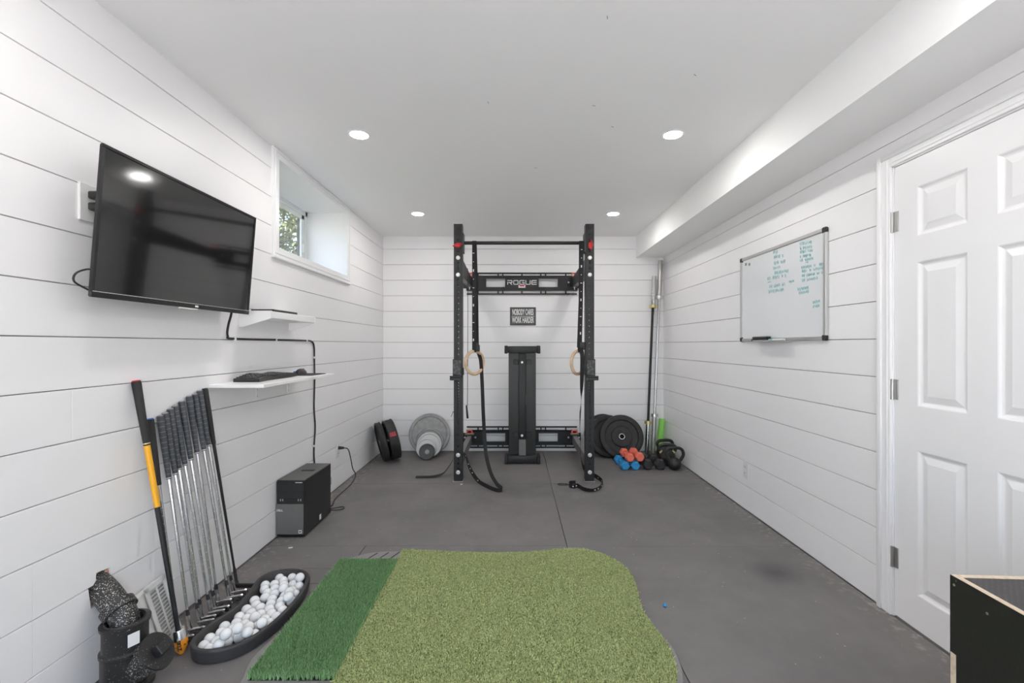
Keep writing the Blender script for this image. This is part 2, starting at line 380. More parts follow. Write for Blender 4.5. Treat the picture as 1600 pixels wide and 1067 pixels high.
# ceiling, soffit and recessed lamps
ceiling = B(); box(ceiling, XL-.15, XR+.15, YR-.1, YB+.12, ZC, ZC+.1)
ceiling = tag(fin('ceiling', ceiling, 'ceiling_paint', smooth=0), 'flat white painted ceiling with recessed lamps', 'ceiling', kind='structure')
SX, SZ = 1.387, 2.209
fin('soffit', box(B(), SX, XR-.0005, YR+.001, YB-.0005, SZ, ZC-.0005), 'ceiling_paint', ceiling, smooth=0)
for px, py, a in ((949,27,1.3), (763,160,1.2), (928,165,.4), (837,262,.2), (1086,117,.7), (957,198,.5)):
    d = FPX*(ZC-H)/(VY-py); p = V((px-VX)*d/FPX, d, ZC-.0006)
    fin('scuff_mark', box(B(), -.009, .009, -.0009, .0009, -.0004, .0004, M=Matrix.Translation(p) @ Matrix.Rotation(a, 4, 'Z')), 'black_plastic', ceiling, smooth=0)
LN = (('round recessed ceiling lamp above the rack on the grey plates side', 'round recessed ceiling lamp above the rack on the barbell side'),
      ('round recessed ceiling lamp next to the high window', 'round recessed ceiling lamp next to the soffit across from the window'),
      ('round recessed ceiling lamp above the golf clubs', 'round recessed ceiling lamp above the plyometric box'),
      ('round recessed ceiling lamp by the added rear doors, on the television wall side', 'round recessed ceiling lamp by the added rear doors, on the soffit side'))
for i, y in enumerate((4.292, 2.675, 1.06, -.555)):
    for x in (-.914, .930):
        t = empty('ceiling_lamp', (x, y, ZC-.006), LN[i][x > 0], 'lamp', 'recessed ceiling lamps')
        M = Matrix.Translation((x, y, 0))
        fin('trim_ring', lathe(B(), [(.051, ZC-.0035), (.053, ZC-.0045), (.060, ZC-.0035), (.062, ZC-.0002), (.051, ZC-.0002)], 32, M, True), 'trim_paint', t)
        fin('lens', lathe(B(), [(0, ZC-.0052), (.035, ZC-.005), (.0508, ZC-.0036), (.0508, ZC-.001), (0, ZC-.001)], 32, M), 'lens', t)

# window in its deep reveal
w = empty('window_1', (XL, 3.47, 1.765), 'high basement window in a deep white reveal on the left wall', 'window', kind='structure')
yo0, yo1, zo0, zo1 = 2.884, 4.056, 1.830, 2.389; XW = -1.845
def casing(y0, y1, z0, z1): 
    b = B(); box(b, XL-.002, XL+.014, y0, y1, z0, z1, .002)
    return fin('casing', b, 'trim_paint', w, smooth=0)
casing(2.816, yo0, 1.772, ZC-.002); casing(yo1, 4.128, 1.772, ZC-.002); casing(yo0, yo1, zo1, ZC-.002); casing(yo0, yo1, 1.772, zo0)
for (y0, y1, z0, z1) in ((2.83,2.846,1.786,2.44), (4.098,4.114,1.786,2.44), (2.846,4.098,2.424,2.44), (2.846,4.098,1.786,1.802)):
    fin('casing_bead', box(B(), XL+.013, XL+.020, y0, y1, z0, z1, .003), 'trim_paint', w)
fin('window_sill', box(B(), XL-.002, XL+.024, 2.812, 4.132, 1.758, 1.772, .003), 'trim_paint', w)
fin('reveal_head', box(B(), XW-.02, XL+.001, yo0-.01, yo1+.01, zo1, zo1+.014), 'trim_paint', w, smooth=0)
fin('reveal_bottom', box(B(), XW-.02, XL+.001, yo0-.01, yo1+.01, zo0-.014, zo0), 'trim_paint', w, smooth=0)
fin('reveal_jamb', box(B(), XW-.02, XL+.001, yo0-.012, yo0, zo0, zo1), 'trim_paint', w, smooth=0)
fin('reveal_jamb', box(B(), XW-.02, XL+.001, yo1, yo1+.012, zo0, zo1), 'trim_paint', w, smooth=0)
b = B()
for r in ((yo0,yo1,zo1-.040,zo1), (yo0,yo1,zo0,zo0+.04), (yo0,yo0+.04,zo0,zo1), (yo1-.04,yo1,zo0,zo1)): box(b, XW-.05, XW, *r, .003)
fin('window_frame', b, 'vinyl_white', w, smooth=0)
for y0, y1, xo in ((3.44, yo1-.04, -.012), (yo0+.04, 3.47, -.035)):
    b = B()
    for r in ((y0,y1,zo1-.075,zo1-.04), (y0,y1,zo0+.04,zo0+.075), (y0,y0+.035,zo0+.04,zo1-.04), (y1-.045,y1,zo0+.04,zo1-.04)): box(b, XW+xo-.018, XW+xo, *r, .003)
    s = fin('sash', b, 'vinyl_white', w, smooth=0)
    fin('pane', box(B(), XW+xo-.011, XW+xo-.007, y0+.033, y1-.043, zo0+.073, zo1-.073), 'glass', s, smooth=0)
fin('latch', box(B(), XW-.012, XW+.004, yo1-.078, yo1-.066, 2.02, 2.10, .003), 'white_plastic', w)
# unseen glazed doors added behind the camera to brighten the room
w2 = empty('fill_window', (0, YR-.05, 0), 'wide glazed doors added as daylight fill in the wall opposite the rack', 'window', kind='structure')
b = B()
for a0, a1, c0, c1 in ((PD[0],PD[1],PD[2],PD[2]+.05), (PD[0],PD[1],PD[3]-.05,PD[3]), (PD[0],PD[0]+.05,PD[2],PD[3]), (PD[1]-.05,PD[1],PD[2],PD[3]), (-.02,.07,PD[2],PD[3])): box(b, a0, a1, YR-.09, YR-.01, c0, c1)
fin('window_frame', b, 'vinyl_white', w2, smooth=0)
for a0, a1 in ((PD[0]+.05,-.02), (.07,PD[1]-.05)): fin('pane', box(B(), a0, a1, YR-.055, YR-.049, PD[2]+.05, PD[3]-.05), 'glass', w2, smooth=0)
tag(fin('bounce_patio', box(B(), -12, 12, -14, YR-.101, -.12, -.03), 'bounce_stone', smooth=0), 'pale paving added outside the rear doors to bounce sunlight in', 'bounce_patio', kind='structure')  # unseen paving added to bounce sun up onto the ceiling
# outside: ground and a shrub
lawn = tag(fin('ground_outside', box(B(), -14, XL-.45, YR-.1, 16, 1.55, 1.70), 'soil', smooth=0), 'ground outside the window with soil and grass', 'ground', kind='structure')
fin('foundation', box(B(), XL-.45, XL-.115, 4.09, 5.6, 1.4, 2.9), 'concrete', wall_left, smooth=0)
fin('foundation', box(B(), XL-.45, XL-.115, 0, 2.85, 1.4, 2.9), 'concrete', wall_left, smooth=0)
fin('foundation', box(B(), XL-.45, XL-.115, 2.85, 4.09, 1.4, 1.80), 'concrete', wall_left, smooth=0)
fin('foundation', box(B(), XL-.45, XL-.115, 2.85, 4.09, 2.42, 2.9), 'concrete', wall_left, smooth=0)
sh = empty('garden_shrub', (-2.95, 5.75, 1.70), 'leafy green garden shrub seen through the window pane', 'shrub')
n = 26000; u = np.random.normal(size=(n,3)); u /= np.linalg.norm(u, axis=1)[:,None]; rr = np.random.uniform(.55, 1.0, n)**.6
lump = 1+.18*np.sin(u[:,0]*7+1)*np.sin(u[:,2]*6)+.1*np.sin(u[:,1]*11)
ce = u*(rr*lump)[:,None]*np.array([.85,1.25,1.15])+np.array([-2.95,5.75,2.85])
ce = ce[ce[:,2] > 1.72]; n = len(ce)
a = np.random.normal(size=(n,3)); a /= np.linalg.norm(a, axis=1)[:,None]; bb = np.cross(a, np.random.normal(size=(n,3))); bb /= np.linalg.norm(bb, axis=1)[:,None]
L_ = np.random.uniform(.02,.045,n)[:,None]
co = np.stack([ce-a*L_, ce+bb*L_*.4, ce+a*L_, ce-bb*L_*.4], 1).reshape(-1,3)
fast_mesh('foliage', co, np.arange(n*4).reshape(-1,4), 4, 'leaves', sh, 'stuff')
b = B()
for i in range(7):
    an = i*.9; tube(b, spline([(-2.95,5.75,1.69), (-2.95+.15*math.cos(an),5.75+.2*math.sin(an),2.3), (-2.95+.45*math.cos(an),5.75+.6*math.sin(an),3.0)], 4), .012, 6)
fin('stem', b, 'bark', sh)

# door, hinged on the side of the whiteboard
dr = tag(fin('door_1', box(B(), XR+.014, XR+.040, 1.282, 2.042, .008, 2.008), 'trim_paint', smooth=0), 'white six-panel door on the right wall with three steel hinges', 'door', kind='structure')
cols = ((1.714, 1.928), (1.394, 1.608)); rows = ((1.676,1.886), (.955,1.566), (.153,.768))
def face(nm, y0, y1, z0, z1): fin(nm, box(B(), XR+.003, XR+.0145, y0, y1, z0, z1), 'trim_paint', dr, smooth=0)
face('stile', 1.928, 2.042, .008, 2.008); face('stile', 1.282, 1.394, .008, 2.008); face('stile', 1.608, 1.714, .008, 2.008)
zz = [.008, .153, .768, .955, 1.566, 1.676, 1.886, 2.008]
for z0, z1 in ((.008,.153), (.768,.955), (1.566,1.676), (1.886,2.008)):
    for c in cols: face('rail', c[0], c[1], z0, z1)
for c in cols:
    for z0, z1 in rows:
        b = B(); R = []
        for ins, dep in ((0,.003), (.004,.0045), (.010,.010), (.016,.0125), (.020,.0125), (.047,.0045)):
            R.append([b.verts.new((XR+dep, y, z)) for y, z in ((c[0]+ins,z0+ins), (c[1]-ins,z0+ins), (c[1]-ins,z1-ins), (c[0]+ins,z1-ins))])
        for p, q in zip(R, R[1:]):
            for i in range(4): b.faces.new((p[i], p[(i+1)%4], q[(i+1)%4], q[i]))
        b.faces.new(R[-1]); bmesh.ops.recalc_face_normals(b, faces=b.faces)
        fin('panel', b, 'trim_paint', dr, smooth=0)
for z in (1.765, 1.016, .265):
    hg = fin('hinge', cyl(B(), (XR-.005, 2.0465, z-.046), (XR-.005, 2.0465, z+.046), .0065, n=12), 'brushed', dr)
    fin('hinge_leaf', box(B(), XR-.001, XR+.004, 2.022, 2.046, z-.045, z+.045, .0008), 'brushed', hg, smooth=0)
tr1 = empty('trim_1', (XR, 2.08, 0), 'white moulded casing around the six-panel door', 'trim', kind='structure')
for y0, y1, z0, z1 in ((2.050, 2.122, .0, 2.078), (1.203, 1.275, .0, 2.078), (1.275, 2.050, 2.016, 2.078)):
    c = fin('casing', box(B(), XR-.012, XR+.012, y0, y1, z0, z1, .002), 'trim_paint', tr1, smooth=0)
    if z0 == 0: fin('casing_bead', box(B(), XR-.019, XR-.010, y1-.026 if y0 > 2 else y0, y1 if y0 > 2 else y0+.026, 0, 2.078, .004, seg=2), 'trim_paint', c); fin('casing_bead', box(B(), XR-.015, XR-.010, y0+.012, y0+.024, 0, 2.05, .003), 'trim_paint', c)
    else: fin('casing_bead', box(B(), XR-.019, XR-.010, 1.23, 2.098, 2.054, 2.078, .004, seg=2), 'trim_paint', c); fin('casing_bead', box(B(), XR-.015, XR-.010, 1.26, 2.062, 2.028, 2.040, .003), 'trim_paint', c)
fin('jamb', box(B(), XR-.002, XR+.10, 2.0445, 2.052, .0, 2.016), 'trim_paint', tr1, smooth=0)
fin('jamb', box(B(), XR-.002, XR+.10, 1.275, 2.052, 2.0105, 2.018), 'trim_paint', tr1, smooth=0)

# ------------------------------------------------------------------ power rack
RX0, RX1, RYF = -.539, .706, 4.035; UW = .0762
rack = empty('power_rack', ((RX0+RX1)/2, 4.6, 0), 'black steel wall-mounted power rack with two uprights and pull-up bar', 'power rack')
def upright(x0):
    b = B(); x1 = x0+UW; y0, y1 = RYF, RYF+UW; zt = 2.287; hr = .0085; xc = (x0+x1)/2
    zs = []; z = .062
    while z < .66: zs.append(z); z += .0508
    while z < 1.10: zs.append(z); z += .0254
    z += .0254
    while z < 2.27: zs.append(z); z += .0508
    edges = [0.0]+[(p+q)/2 for p, q in zip(zs, zs[1:])]+[zt]
    for yy, iy in ((y0, y0+.005), (y1, y1-.005)):
        for k, zc in enumerate(zs):
            za, zb = edges[k], edges[k+1]
            q = [b.verts.new((x, yy, zz_)) for x, zz_ in ((x0,za), (xc,za), (x1,za), (x1,zc), (x1,zb), (xc,zb), (x0,zb), (x0,zc))]
            o = [b.verts.new((xc+hr*math.cos(t), yy, zc+hr*math.sin(t))) for t in [math.radians(225+45*i) for i in range(8)]]
            p = [b.verts.new((v.co.x, iy, v.co.z)) for v in o]
            for i in range(8):
                b.faces.new((q[i], q[(i+1)%8], o[(i+1)%8], o[i])); b.faces.new((o[i], o[(i+1)%8], p[(i+1)%8], p[i]))
    for x in (x0, x1):
        b.faces.new([b.verts.new(c) for c in ((x,y0,0), (x,y1,0), (x,y1,zt), (x,y0,zt))])
    b.faces.new([b.verts.new(c) for c in ((x0,y0,zt), (x1,y0,zt), (x1,y1,zt), (x0,y1,zt))])
    bmesh.ops.remove_doubles(b, verts=b.verts, dist=1e-5)
    u = fin('upright', b, 'black_steel', rack, smooth=0)
    fin('foot_plate', box(B(), x0-.008, x1+.006, y0-.008, y1+.02, .0003, .006, .001), 'brushed', u, smooth=0)
    for z in (1.987, 1.836, .237, .084):
        M = axes(V(xc, y0, z), V(1,0,0), V(0,0,1), V(0,-1,0))
        bo = fin('bolt', lathe(B(), [(.0185,0), (.0185,.003), (.016,.0035), (.0145,.009), (.012,.011), (0,.011)], 20, M), 'zinc', u)
    return u
for x0 in (RX0, RX1-UW): upright(x0)
XI0, XI1 = RX0+UW, RX1-UW
pb = fin('pull_up_bar', cyl(B(), (XI0-.001, 4.073, 2.126), (XI1+.001, 4.073, 2.126), .0155, n=20), 'black_steel', rack)
for s, x in ((1, XI0), (-1, XI1)):
    br = fin('bar_bracket', box(B(), min(x, x+s*.012), max(x, x+s*.012), 4.03, 4.116, 2.035, 2.205, .002), 'green_steel', rack, smooth=0)
    # hitch pin with red pull
for xc, s in ((RX0+UW/2, -1), (RX1-UW/2, 1)):
    M = axes(V(xc, RYF-.014, 2.090), V(1,0,0), V(0,0,1), V(0,-1,0))
    b = B(); sphere(b, V(xc, RYF-.016, 2.092), 1, 14, Matrix.Diagonal((.028 if s < 0 else .019, .014, .020 if s < 0 else .032, 1)))
    tube(b, spline([V(xc+.036,RYF-.014,2.103), V(xc,RYF-.026,2.108), V(xc-.045,RYF-.014,2.086)], 5) if s < 0 else spline([V(xc+.004,RYF-.014,2.142), V(xc+.018,RYF-.026,2.10), V(xc+.008,RYF-.014,2.056)], 5), .006, 6)
    pin = fin('hitch_pin', b, 'red', rack)
    fin('lanyard', tube(B(), spline([V(xc-s*.0,RYF-.016,2.075), V(xc-s*.03,RYF-.01,2.062), V(xc-s*.052,RYF+.01,2.054)], 4), .0016, 5), 'silver' if s > 0 else 'black_steel', pin)
# wall stringers
def stringer(zb, zt, nm):
    xa, xb = -.545, .712; y0, y1 = YB-.050, YB-.001; h = zt-zb
    b = B()
    for z0, z1 in ((zb, zb+.016), (zt-.016, zt)): box(b, xa, xb, YB-.014, YB-.001, z0, z1)
    xc = (xa+xb)/2
    for dx in (-.27, -.217, 0, .217, .27, -.5, .5):
        for z0, z1 in ((zb+.014, zb+.045), (zt-.045, zt-.014)): box(b, xc+dx-.007, xc+dx+.007, YB-.014, YB-.001, z0, z1)
    rail = fin('slotted_rail', b, 'black_steel', rack, smooth=0)
    b = B(); ca, cb = zb+.043, zt-.041; wz0, wz1 = ca+.040, ca+.134
    slab_with_holes(b, (xa, xb, ca, cb), [(xc-.405, xc-.190, wz0, wz1), (xc+.190, xc+.405, wz0, wz1)], lambda bb_, a0, a1, c0, c1: box(bb_, a0, a1, y0, y0+.006, c0, c1))
    box(b, xa, xb, y0, y1, cb-.008, cb); box(b, xa, xb, y0, y1, ca, ca+.008); box(b, xa, xb, y0-.012, y0+.002, ca, ca+.024)
    return fin(nm, b, 'black_steel', rack, smooth=0), xc, ca, cb, y0
up, xc, ca, cb, ys = stringer(1.785, 2.038, 'wall_stringer')
lo, _, cal, cbl, _ = stringer(.038, .287, 'wall_stringer')
# logo lettering on the upper stringer, built from strokes
b = B(); lw, lh, st, gp = .058, .052, .0092, .0105; x = xc-.5*(5*lw+4*gp); zb = ca+.066
def stk(a0, a1, c0, c1): box(b, x+a0*lw, x+a1*lw, ys-.0012, ys-.0002, zb+c0*lh, zb+c1*lh)
def poly(pts): prism(b, [(x+p[0]*lw, zb+p[1]*lh) for p in pts], -.0012, -.0002, axes(V(0,ys,0), V(1,0,0), V(0,0,1), V(0,1,0)))
s = st/lw; q = st/lh
for ch in 'ROGUE':
    if ch == 'R': poly([(0,0),(s,0),(s,.62),(0,.62)]); poly([(0,1-q),(.9,1-q),(1,.88),(.9,1),(0,1)]); poly([(1-s,.45),(1,.5),(1,.9),(1-s,.9)]); poly([(s*1.4,.38),(.95,.38),(1,.5),(.9,.38+q),(s*1.4,.38+q)]); poly([(.48,.4),(.70,.4),(1,0),(.78,0)])
    if ch in 'OGU': poly([(0,.12),(s,.12),(s,.88),(0,.88)]); poly([(.1,0),(.9,0),(1,.14),(.9,q),(.1,q),(0,.14)])
    if ch == 'O': poly([(1-s,.12),(1,.12),(1,.88),(1-s,.88)]); poly([(0,.86),(.1,1-q),(.9,1-q),(1,.86),(.9,1),(.1,1)])
    if ch == 'G': poly([(1-s,.1),(1,.1),(1,.52),(1-s,.52)]); poly([(.5,.40),(1,.40),(1,.40+q),(.5,.40+q)]); poly([(0,.86),(.1,1-q),(1,1-q),(1,1),(.1,1)])
    if ch == 'U': poly([(1-s,.12),(1,.12),(1,1),(1-s,1)]); poly([(0,.8),(s,.8),(s,1),(0,1)])
    if ch == 'E': poly([(0,.12),(s,.12),(s,.88),(0,.88)]); poly([(.1,0),(1,0),(1,q),(.1,q),(0,.14)]); poly([(0,.86),(.1,1-q),(1,1-q),(1,1),(.1,1)]); poly([(.25,.42),(1,.42),(1,.42+q*.9),(.25,.42+q*.9)])
    x += lw+gp
tag(fin('logo_lettering', b, 'white_ink', up, smooth=0), 'white block lettering')
st_ = fin('sticker', box(B(), xc-.039, xc+.039, ys-.0135, ys-.0122, ca+.030, ca+.062), 'white_ink', up, smooth=0)
fin('sticker_print', box(B(), xc-.026, xc+.026, ys-.0145, ys-.0136, ca+.046, ca+.061), 'red', st_, smooth=0)
fin('sticker_backing', box(B(), xc-.040, xc+.040, ys-.0122, ys+.001, ca+.029, ca+.063), 'black_steel', up, smooth=0)
# folding arms between uprights and stringers
for zc, zh, lower in ((1.9115, .105, False), (.1605, .09, True)):
    for x0, sgn in ((RX0, 1), (RX1-UW, -1)):
        a = x0+.012; b = B()
        if lower: box(b, a, a+.052, RYF+UW, 5.06, zc-zh/2, zc+zh/2, .003)
        else:
            prism(b, [(RYF+UW,zc-.075), (RYF+UW,zc+.085), (RYF+UW+.10,zc+.085), (5.02,zc+.048), (5.06,zc+.03), (5.06,zc-.05), (RYF+UW+.10,zc-.075)], a, a+.052, axes(V(0,0,0), V(0,1,0), V(0,0,1), V(1,0,0)))
        arm = fin('folding_arm', b, 'grey_arm' if lower else 'black_steel', rack, smooth=0)
        b = B(); xi = a+.052 if sgn > 0 else a-.008
        box(b, a-.010, a+.062, 5.03, ys, zc-.052, zc-.040); box(b, a-.010, a+.062, 5.03, ys, zc+.050, zc+.058)
        for xx in (a-.010, a+.056): box(b, xx, xx+.006, 5.04, ys, zc-.05, zc+.055)
        box(b, a-.055, a+.107, ys-.006, ys-.0005, zc-.06, zc+.06)
        hb = fin('hinge_bracket', b, 'black_steel', rack, smooth=0)
        for dx in (-.032, .084):
            fin('bolt', lathe(B(), [(.012,0), (.012,.004), (.008,.010), (0,.010)], 14, axes(V(a+dx, ys-.006, zc+.008), V(1,0,0), V(0,0,1), V(0,-1,0))), 'zinc', hb)
        b = B(); c = V(a+.026, 5.07, zc+.083)
        R_ = spline([c+V(.030*math.cos(t), 0, .020*math.sin(t)) for t in [i*math.pi/4 for i in range(8)]], 3, True)
        tube(b, R_, .0065, 6, True); cyl(b, c+V(0,0,-.028), c+V(0,0,-.018), .005)
        fin('pull_pin', b, 'orange_red', hb)
        cyl_b = cyl(B(), c+V(0,0,-.165), c+V(0,0,-.135), .004, .011, n=10)
        fin('pin_tip', cyl_b, 'zinc', hb)
        if lower: fin('bracket_cap', box(B(), a-.022, a+.074, 5.03, 5.10, zc+.0585, zc+.0665, .001), 'grey_arm', hb, smooth=0)
# J-cups
for x0, sgn in ((RX0, -1), (RX1-UW, 1)):
    jx = x0+UW/2+sgn*.004
    j = empty('j_cup', (jx, RYF-.02, .915), 'black j-cup hooked on the upright beside the %s ring' % ('twisted-open' if sgn < 0 else 'half-covered'), 'j-cup', 'j-cups on the rack')
    j['label'] = 'black steel j-cup on the rack upright near the %s' % ('grey plates' if sgn < 0 else 'black bumper plates')
    fin('cup_body', box(B(), jx-.042, jx+.042, RYF-.012, RYF-.001, .93, 1.088, .002), 'black_steel', j, smooth=0)
    fin('plastic_liner', box(B(), jx-.036, jx+.036, RYF-.024, RYF-.012, .945, 1.078, .004), 'liner', j)
    lx0, lx1 = (jx-.060, jx+.038) if sgn < 0 else (jx-.038, jx+.060)
    fin('cup_lip', box(B(), lx0, lx1, RYF-.075, RYF-.001, .905, .930, .004), 'black_plastic', j)
    fin('cup_nose', box(B(), lx0, lx1, RYF-.075, RYF-.064, .93, .944, .003), 'black_steel', j)
    fin('side_lug', box(B(), *sorted((jx-sgn*.042, jx-sgn*.052)), RYF-.01, RYF+.06, .945, 1.01, .003), 'black_steel', j)

# gymnastic rings and their straps
def marks(parent, p0, p1, seed):
    rnd = random.Random(seed); b = B(); n = int((p0-p1).length/.072)
    for i in range(n):
        p = p0.lerp(p1, (i+.5)/n); big = i % 4 == 2
        w_, h_ = (.010, .022) if big else (.007 if i % 2 else .016, .006)
        box(b, p.x-w_/2, p.x+w_/2, p.y-.0032, p.y-.0022, p.z-h_/2, p.z+h_/2)
    tag(fin('strap_marking', b, 'white_ink', parent, smooth=0), kind='stuff')
def gym_ring(nm_side, c, yaw, label):
    b = B(); R_ = [c+Matrix.Rotation(yaw, 3, 'Z') @ V(.1025*math.cos(t), 0, .1025*math.sin(t)) for t in [2*math.pi*i/40 for i in range(40)]]
    return tag(fin('gymnastic_ring', tube(b, R_, .0145, 12, True), 'wood_ring', smooth=60), label, 'gym ring', 'wooden gymnastic rings')
YS = 4.073; bz = 2.126
# strap near the grey plates
rc = V(-.358, YS, 1.056)
gym_ring('a', rc, math.radians(44), 'round wooden gymnastic ring hanging fully in view beside the bench')
s1 = empty('ring_strap', (-.354, YS, 1.14), 'black webbing strap whose tail loops over the floor and lower rack arm', 'strap', 'gymnastic ring straps')
loop = [V(-.359, YS-.0185, 1.15)] + [V(-.359, YS-.0185, 1.6)] + [V(-.359, YS-.0185, bz)] + [V(-.359, YS-.0185*math.cos(t), bz+.0185*math.sin(t)) for t in (.5, 1.0, 1.57, 2.1, 2.6, 3.14)] + [V(-.345, YS+.020, 1.6), V(-.340, YS+.022, 1.19)]
fin('hanging_loop', ribbon(B(), loop, [V(1,0,0)]*len(loop), .038), 'strap', s1)
tl = [V(-.340,YS+.020,1.19), V(-.322,YS+.035,1.13), V(-.305,YS+.045,1.06), V(-.292,YS+.04,.85), V(-.282,YS+.02,.62), V(-.270,YS,.42), V(-.252,YS-.04,.24), V(-.205,3.95,.10), V(-.150,3.86,.035), V(-.105,3.785,.020), V(-.115,3.745,.019), V(-.155,3.755,.019), V(-.22,3.83,.020), V(-.32,3.97,.032), V(-.40,4.10,.10), V(-.452,4.20,.19), V(-.500,4.25,.2135), V(-.545,4.26,.195), V(-.60,4.24,.10), V(-.66,4.20,.030), V(-.74,4.16,.013), V(-.90,4.15,.012)]
tw = [V(1,0,0)]*6 + [V(1,.2,0), V(.95,.4,.1), V(.8,.5,.4), V(.2,.3,.9), V(0,0,1), V(.1,0,1), V(.1,.3,1), V(.3,.7,.8), V(.2,1,.4), V(.1,1,.2), V(0,1,0), V(0,1,0), V(0,1,.2), V(.2,.9,.3), V(.1,.9,.35), V(0,1,.25)]
kk = 6; sp_ = spline(tl, kk); sw_ = spline(tw, kk)
fin('loose_tail', ribbon(B(), sp_, sw_, .032), 'strap', s1)
b = B(); box(b, -.352, -.312, YS-.012, YS+.030, 1.155, 1.215, .006); box(b, -.345, -.318, YS-.026, YS-.010, 1.17, 1.235, .004)
fin('cam_buckle', b, 'black_plastic', s1)
marks(s1, V(-.366, YS-.0185, 2.07), V(-.366, YS-.0185, 1.22), 1)
b = B()
for i in (78, 82, 84, 86, 90):
    p = sp_[i]; sphere(b, p+V(0,-.002,.0), .005, 6)
tag(fin('strap_marking', b, 'white_ink', s1), kind='stuff')
# strap near the bumper plates
rc2 = V(.565, YS, 1.056)
gym_ring('b', rc2, math.radians(50), 'round wooden gymnastic ring half hidden behind its black strap')
s2 = empty('ring_strap', (.594, YS, 1.14), 'black webbing strap whose tail is coiled at the foot of the upright', 'strap', 'gymnastic ring straps')
x_ = .598
loop = [V(.580, YS-.0185, 1.15), V(.590, YS-.0185, 1.6), V(x_, YS-.0185, bz)] + [V(x_, YS-.0185*math.cos(t), bz+.0185*math.sin(t)) for t in (.5, 1.0, 1.57, 2.1, 2.6, 3.14)] + [V(.595, YS+.020, 1.6), V(.580, YS+.022, 1.19)]
fin('hanging_loop', ribbon(B(), loop, [V(1,0,0)]*len(loop), .038), 'strap', s2)
tl = [V(.588,YS-.030,1.19), V(.597,YS-.055,1.12), V(.597,YS-.055,1.0), V(.596,YS-.03,.85), V(.596,YS,.72), V(.597,YS+.06,.6), V(.602,YS+.12,.45), V(.612,YS+.16,.28), V(.616,YS+.13,.15), V(.66,4.16,.055), V(.735,4.12,.026), V(.768,4.0,.021), V(.752,3.90,.020), V(.705,3.80,.020), V(.640,3.74,.020), V(.575,3.77,.020), V(.535,3.86,.020), V(.500,3.84,.020), V(.468,3.87,.020), V(.478,3.935,.020), V(.53,3.95,.020)]
tw = [V(1,0,0)]*3 + [V(.8,.5,0), V(.15,1,0), V(.4,.9,0), V(.2,1,0), V(.1,1,.1), V(.1,.9,.3), V(.2,.5,.8), V(.1,.2,1)] + [V(0,0,1)]*1 + [V(0,0,1), V(.1,-.3,1), V(.0,-.5,.9), V(0,-.3,1)] + [V(0,0,1)]*5
sp_ = spline(tl, kk); sw_ = spline(tw, kk)
fin('loose_tail', ribbon(B(), sp_, sw_, .036), 'strap', s2)
fin('cam_buckle', box(B(), .585, .630, YS-.030, YS+.020, 1.170, 1.240, .006), 'black_plastic', s2)
marks(s2, V(.598, YS-.0185, 2.10), V(.586, YS-.0185, 1.28), 2)
b = B()
for i in (62, 66, 74, 79, 82, 98, 103):
    sphere(b, sp_[i]+V(0,-.002,0), .006, 6)
tag(fin('strap_marking', b, 'white_ink', s2), kind='stuff')
tag(fin('thin_cord', tube(B(), spline([V(.53,3.948,.006), V(.46,3.93,.006), V(.40,3.925,.006), V(.375,3.95,.006), V(.40,3.965,.006), V(.46,3.955,.006)], 5), .0035, 6), 'cable'), 'thin black cord loop lying on the rubber floor beside the coiled strap', 'cord')
# speed rope hanging from the upper arm
rp = empty('jump_rope', (-.485, 4.62, .53), 'thin black jump rope hanging from the upper rack arm', 'jump rope')
fin('cable', tube(B(), [V(-.4735,4.60,1.99), V(-.472,4.60,1.5), V(-.474,4.60,1.0), V(-.477,4.60,.60)], .0028, 6), 'cable', rp)
fin('handle', lathe(B(), [(0,-.005), (.009,-.004), (.011,.0), (.010,.06), (.008,.125), (.004,.13), (0,.13)], 12, Matrix.Translation((-.475,4.60,.475)) @ Matrix.Rotation(-.09, 4, 'Y')), 'black_plastic', rp)
tag(fin('plastic_clip', tube(B(), spline([V(-.538,4.06,.600), V(-.546,4.05,.622), V(-.553,4.05,.602), V(-.566,4.05,.575)], 5), .0022, 6), 'cable'), 'tiny black wire clip sticking out of the rack upright', 'clip')

# bench standing on end
bx = .080; yb = 4.66
bn = empty('weight_bench', (bx, 4.72, 0), 'black flat weight bench standing on end inside the rack', 'bench')
fin('pad', box(B(), bx-.142, bx+.142, 4.735, 4.80, .075, 1.135, .014, seg=3), 'vinyl', bn)
sb = fin('pad_board', box(B(), bx-.138, bx+.138, 4.722, 4.736, .08, 1.13, .002), 'panel_black', bn, smooth=0)
fin('spine', box(B(), bx-.036, bx+.036, 4.665, 4.722, .07, 1.14, .005, seg=2), 'black_steel', bn)
fin('spine_gusset', box(B(), bx-.036, bx+.036, 4.655, 4.666, .075, .245, .002), 'grey_arm', bn, smooth=0)
for z0, z1 in ((.0005, .090), (1.125, 1.207)):
    ft = fin('foot_bar', box(B(), bx-.150, bx+.150, 4.63, 4.73, z0+.006, z1-.006, .006, seg=2), 'black_steel', bn)
    for sx in (-1, 1): fin('foot_cap', box(B(), *sorted((bx+sx*.150, bx+sx*.183)), 4.62, 4.745, z0, z1, .008, seg=2), 'black_rubber', ft)
for z in (1.035, .285):
    for sx in (-1, 1): fin('pad_bracket', box(B(), *sorted((bx+sx*.036, bx+sx*.092)), 4.710, 4.722, z-.028, z+.028, .004), 'black_steel', bn)
    fin('bolt', lathe(B(), [(.014,0), (.014,.003), (.010,.009), (0,.010)], 16, axes(V(bx-.004, 4.665, z), V(1,0,0), V(0,0,1), V(0,-1,0))), 'zinc', bn)
fin('label_strip', box(B(), bx+.0362, bx+.0368, 4.67, 4.70, .60, .72), 'white_ink', bn, smooth=0)

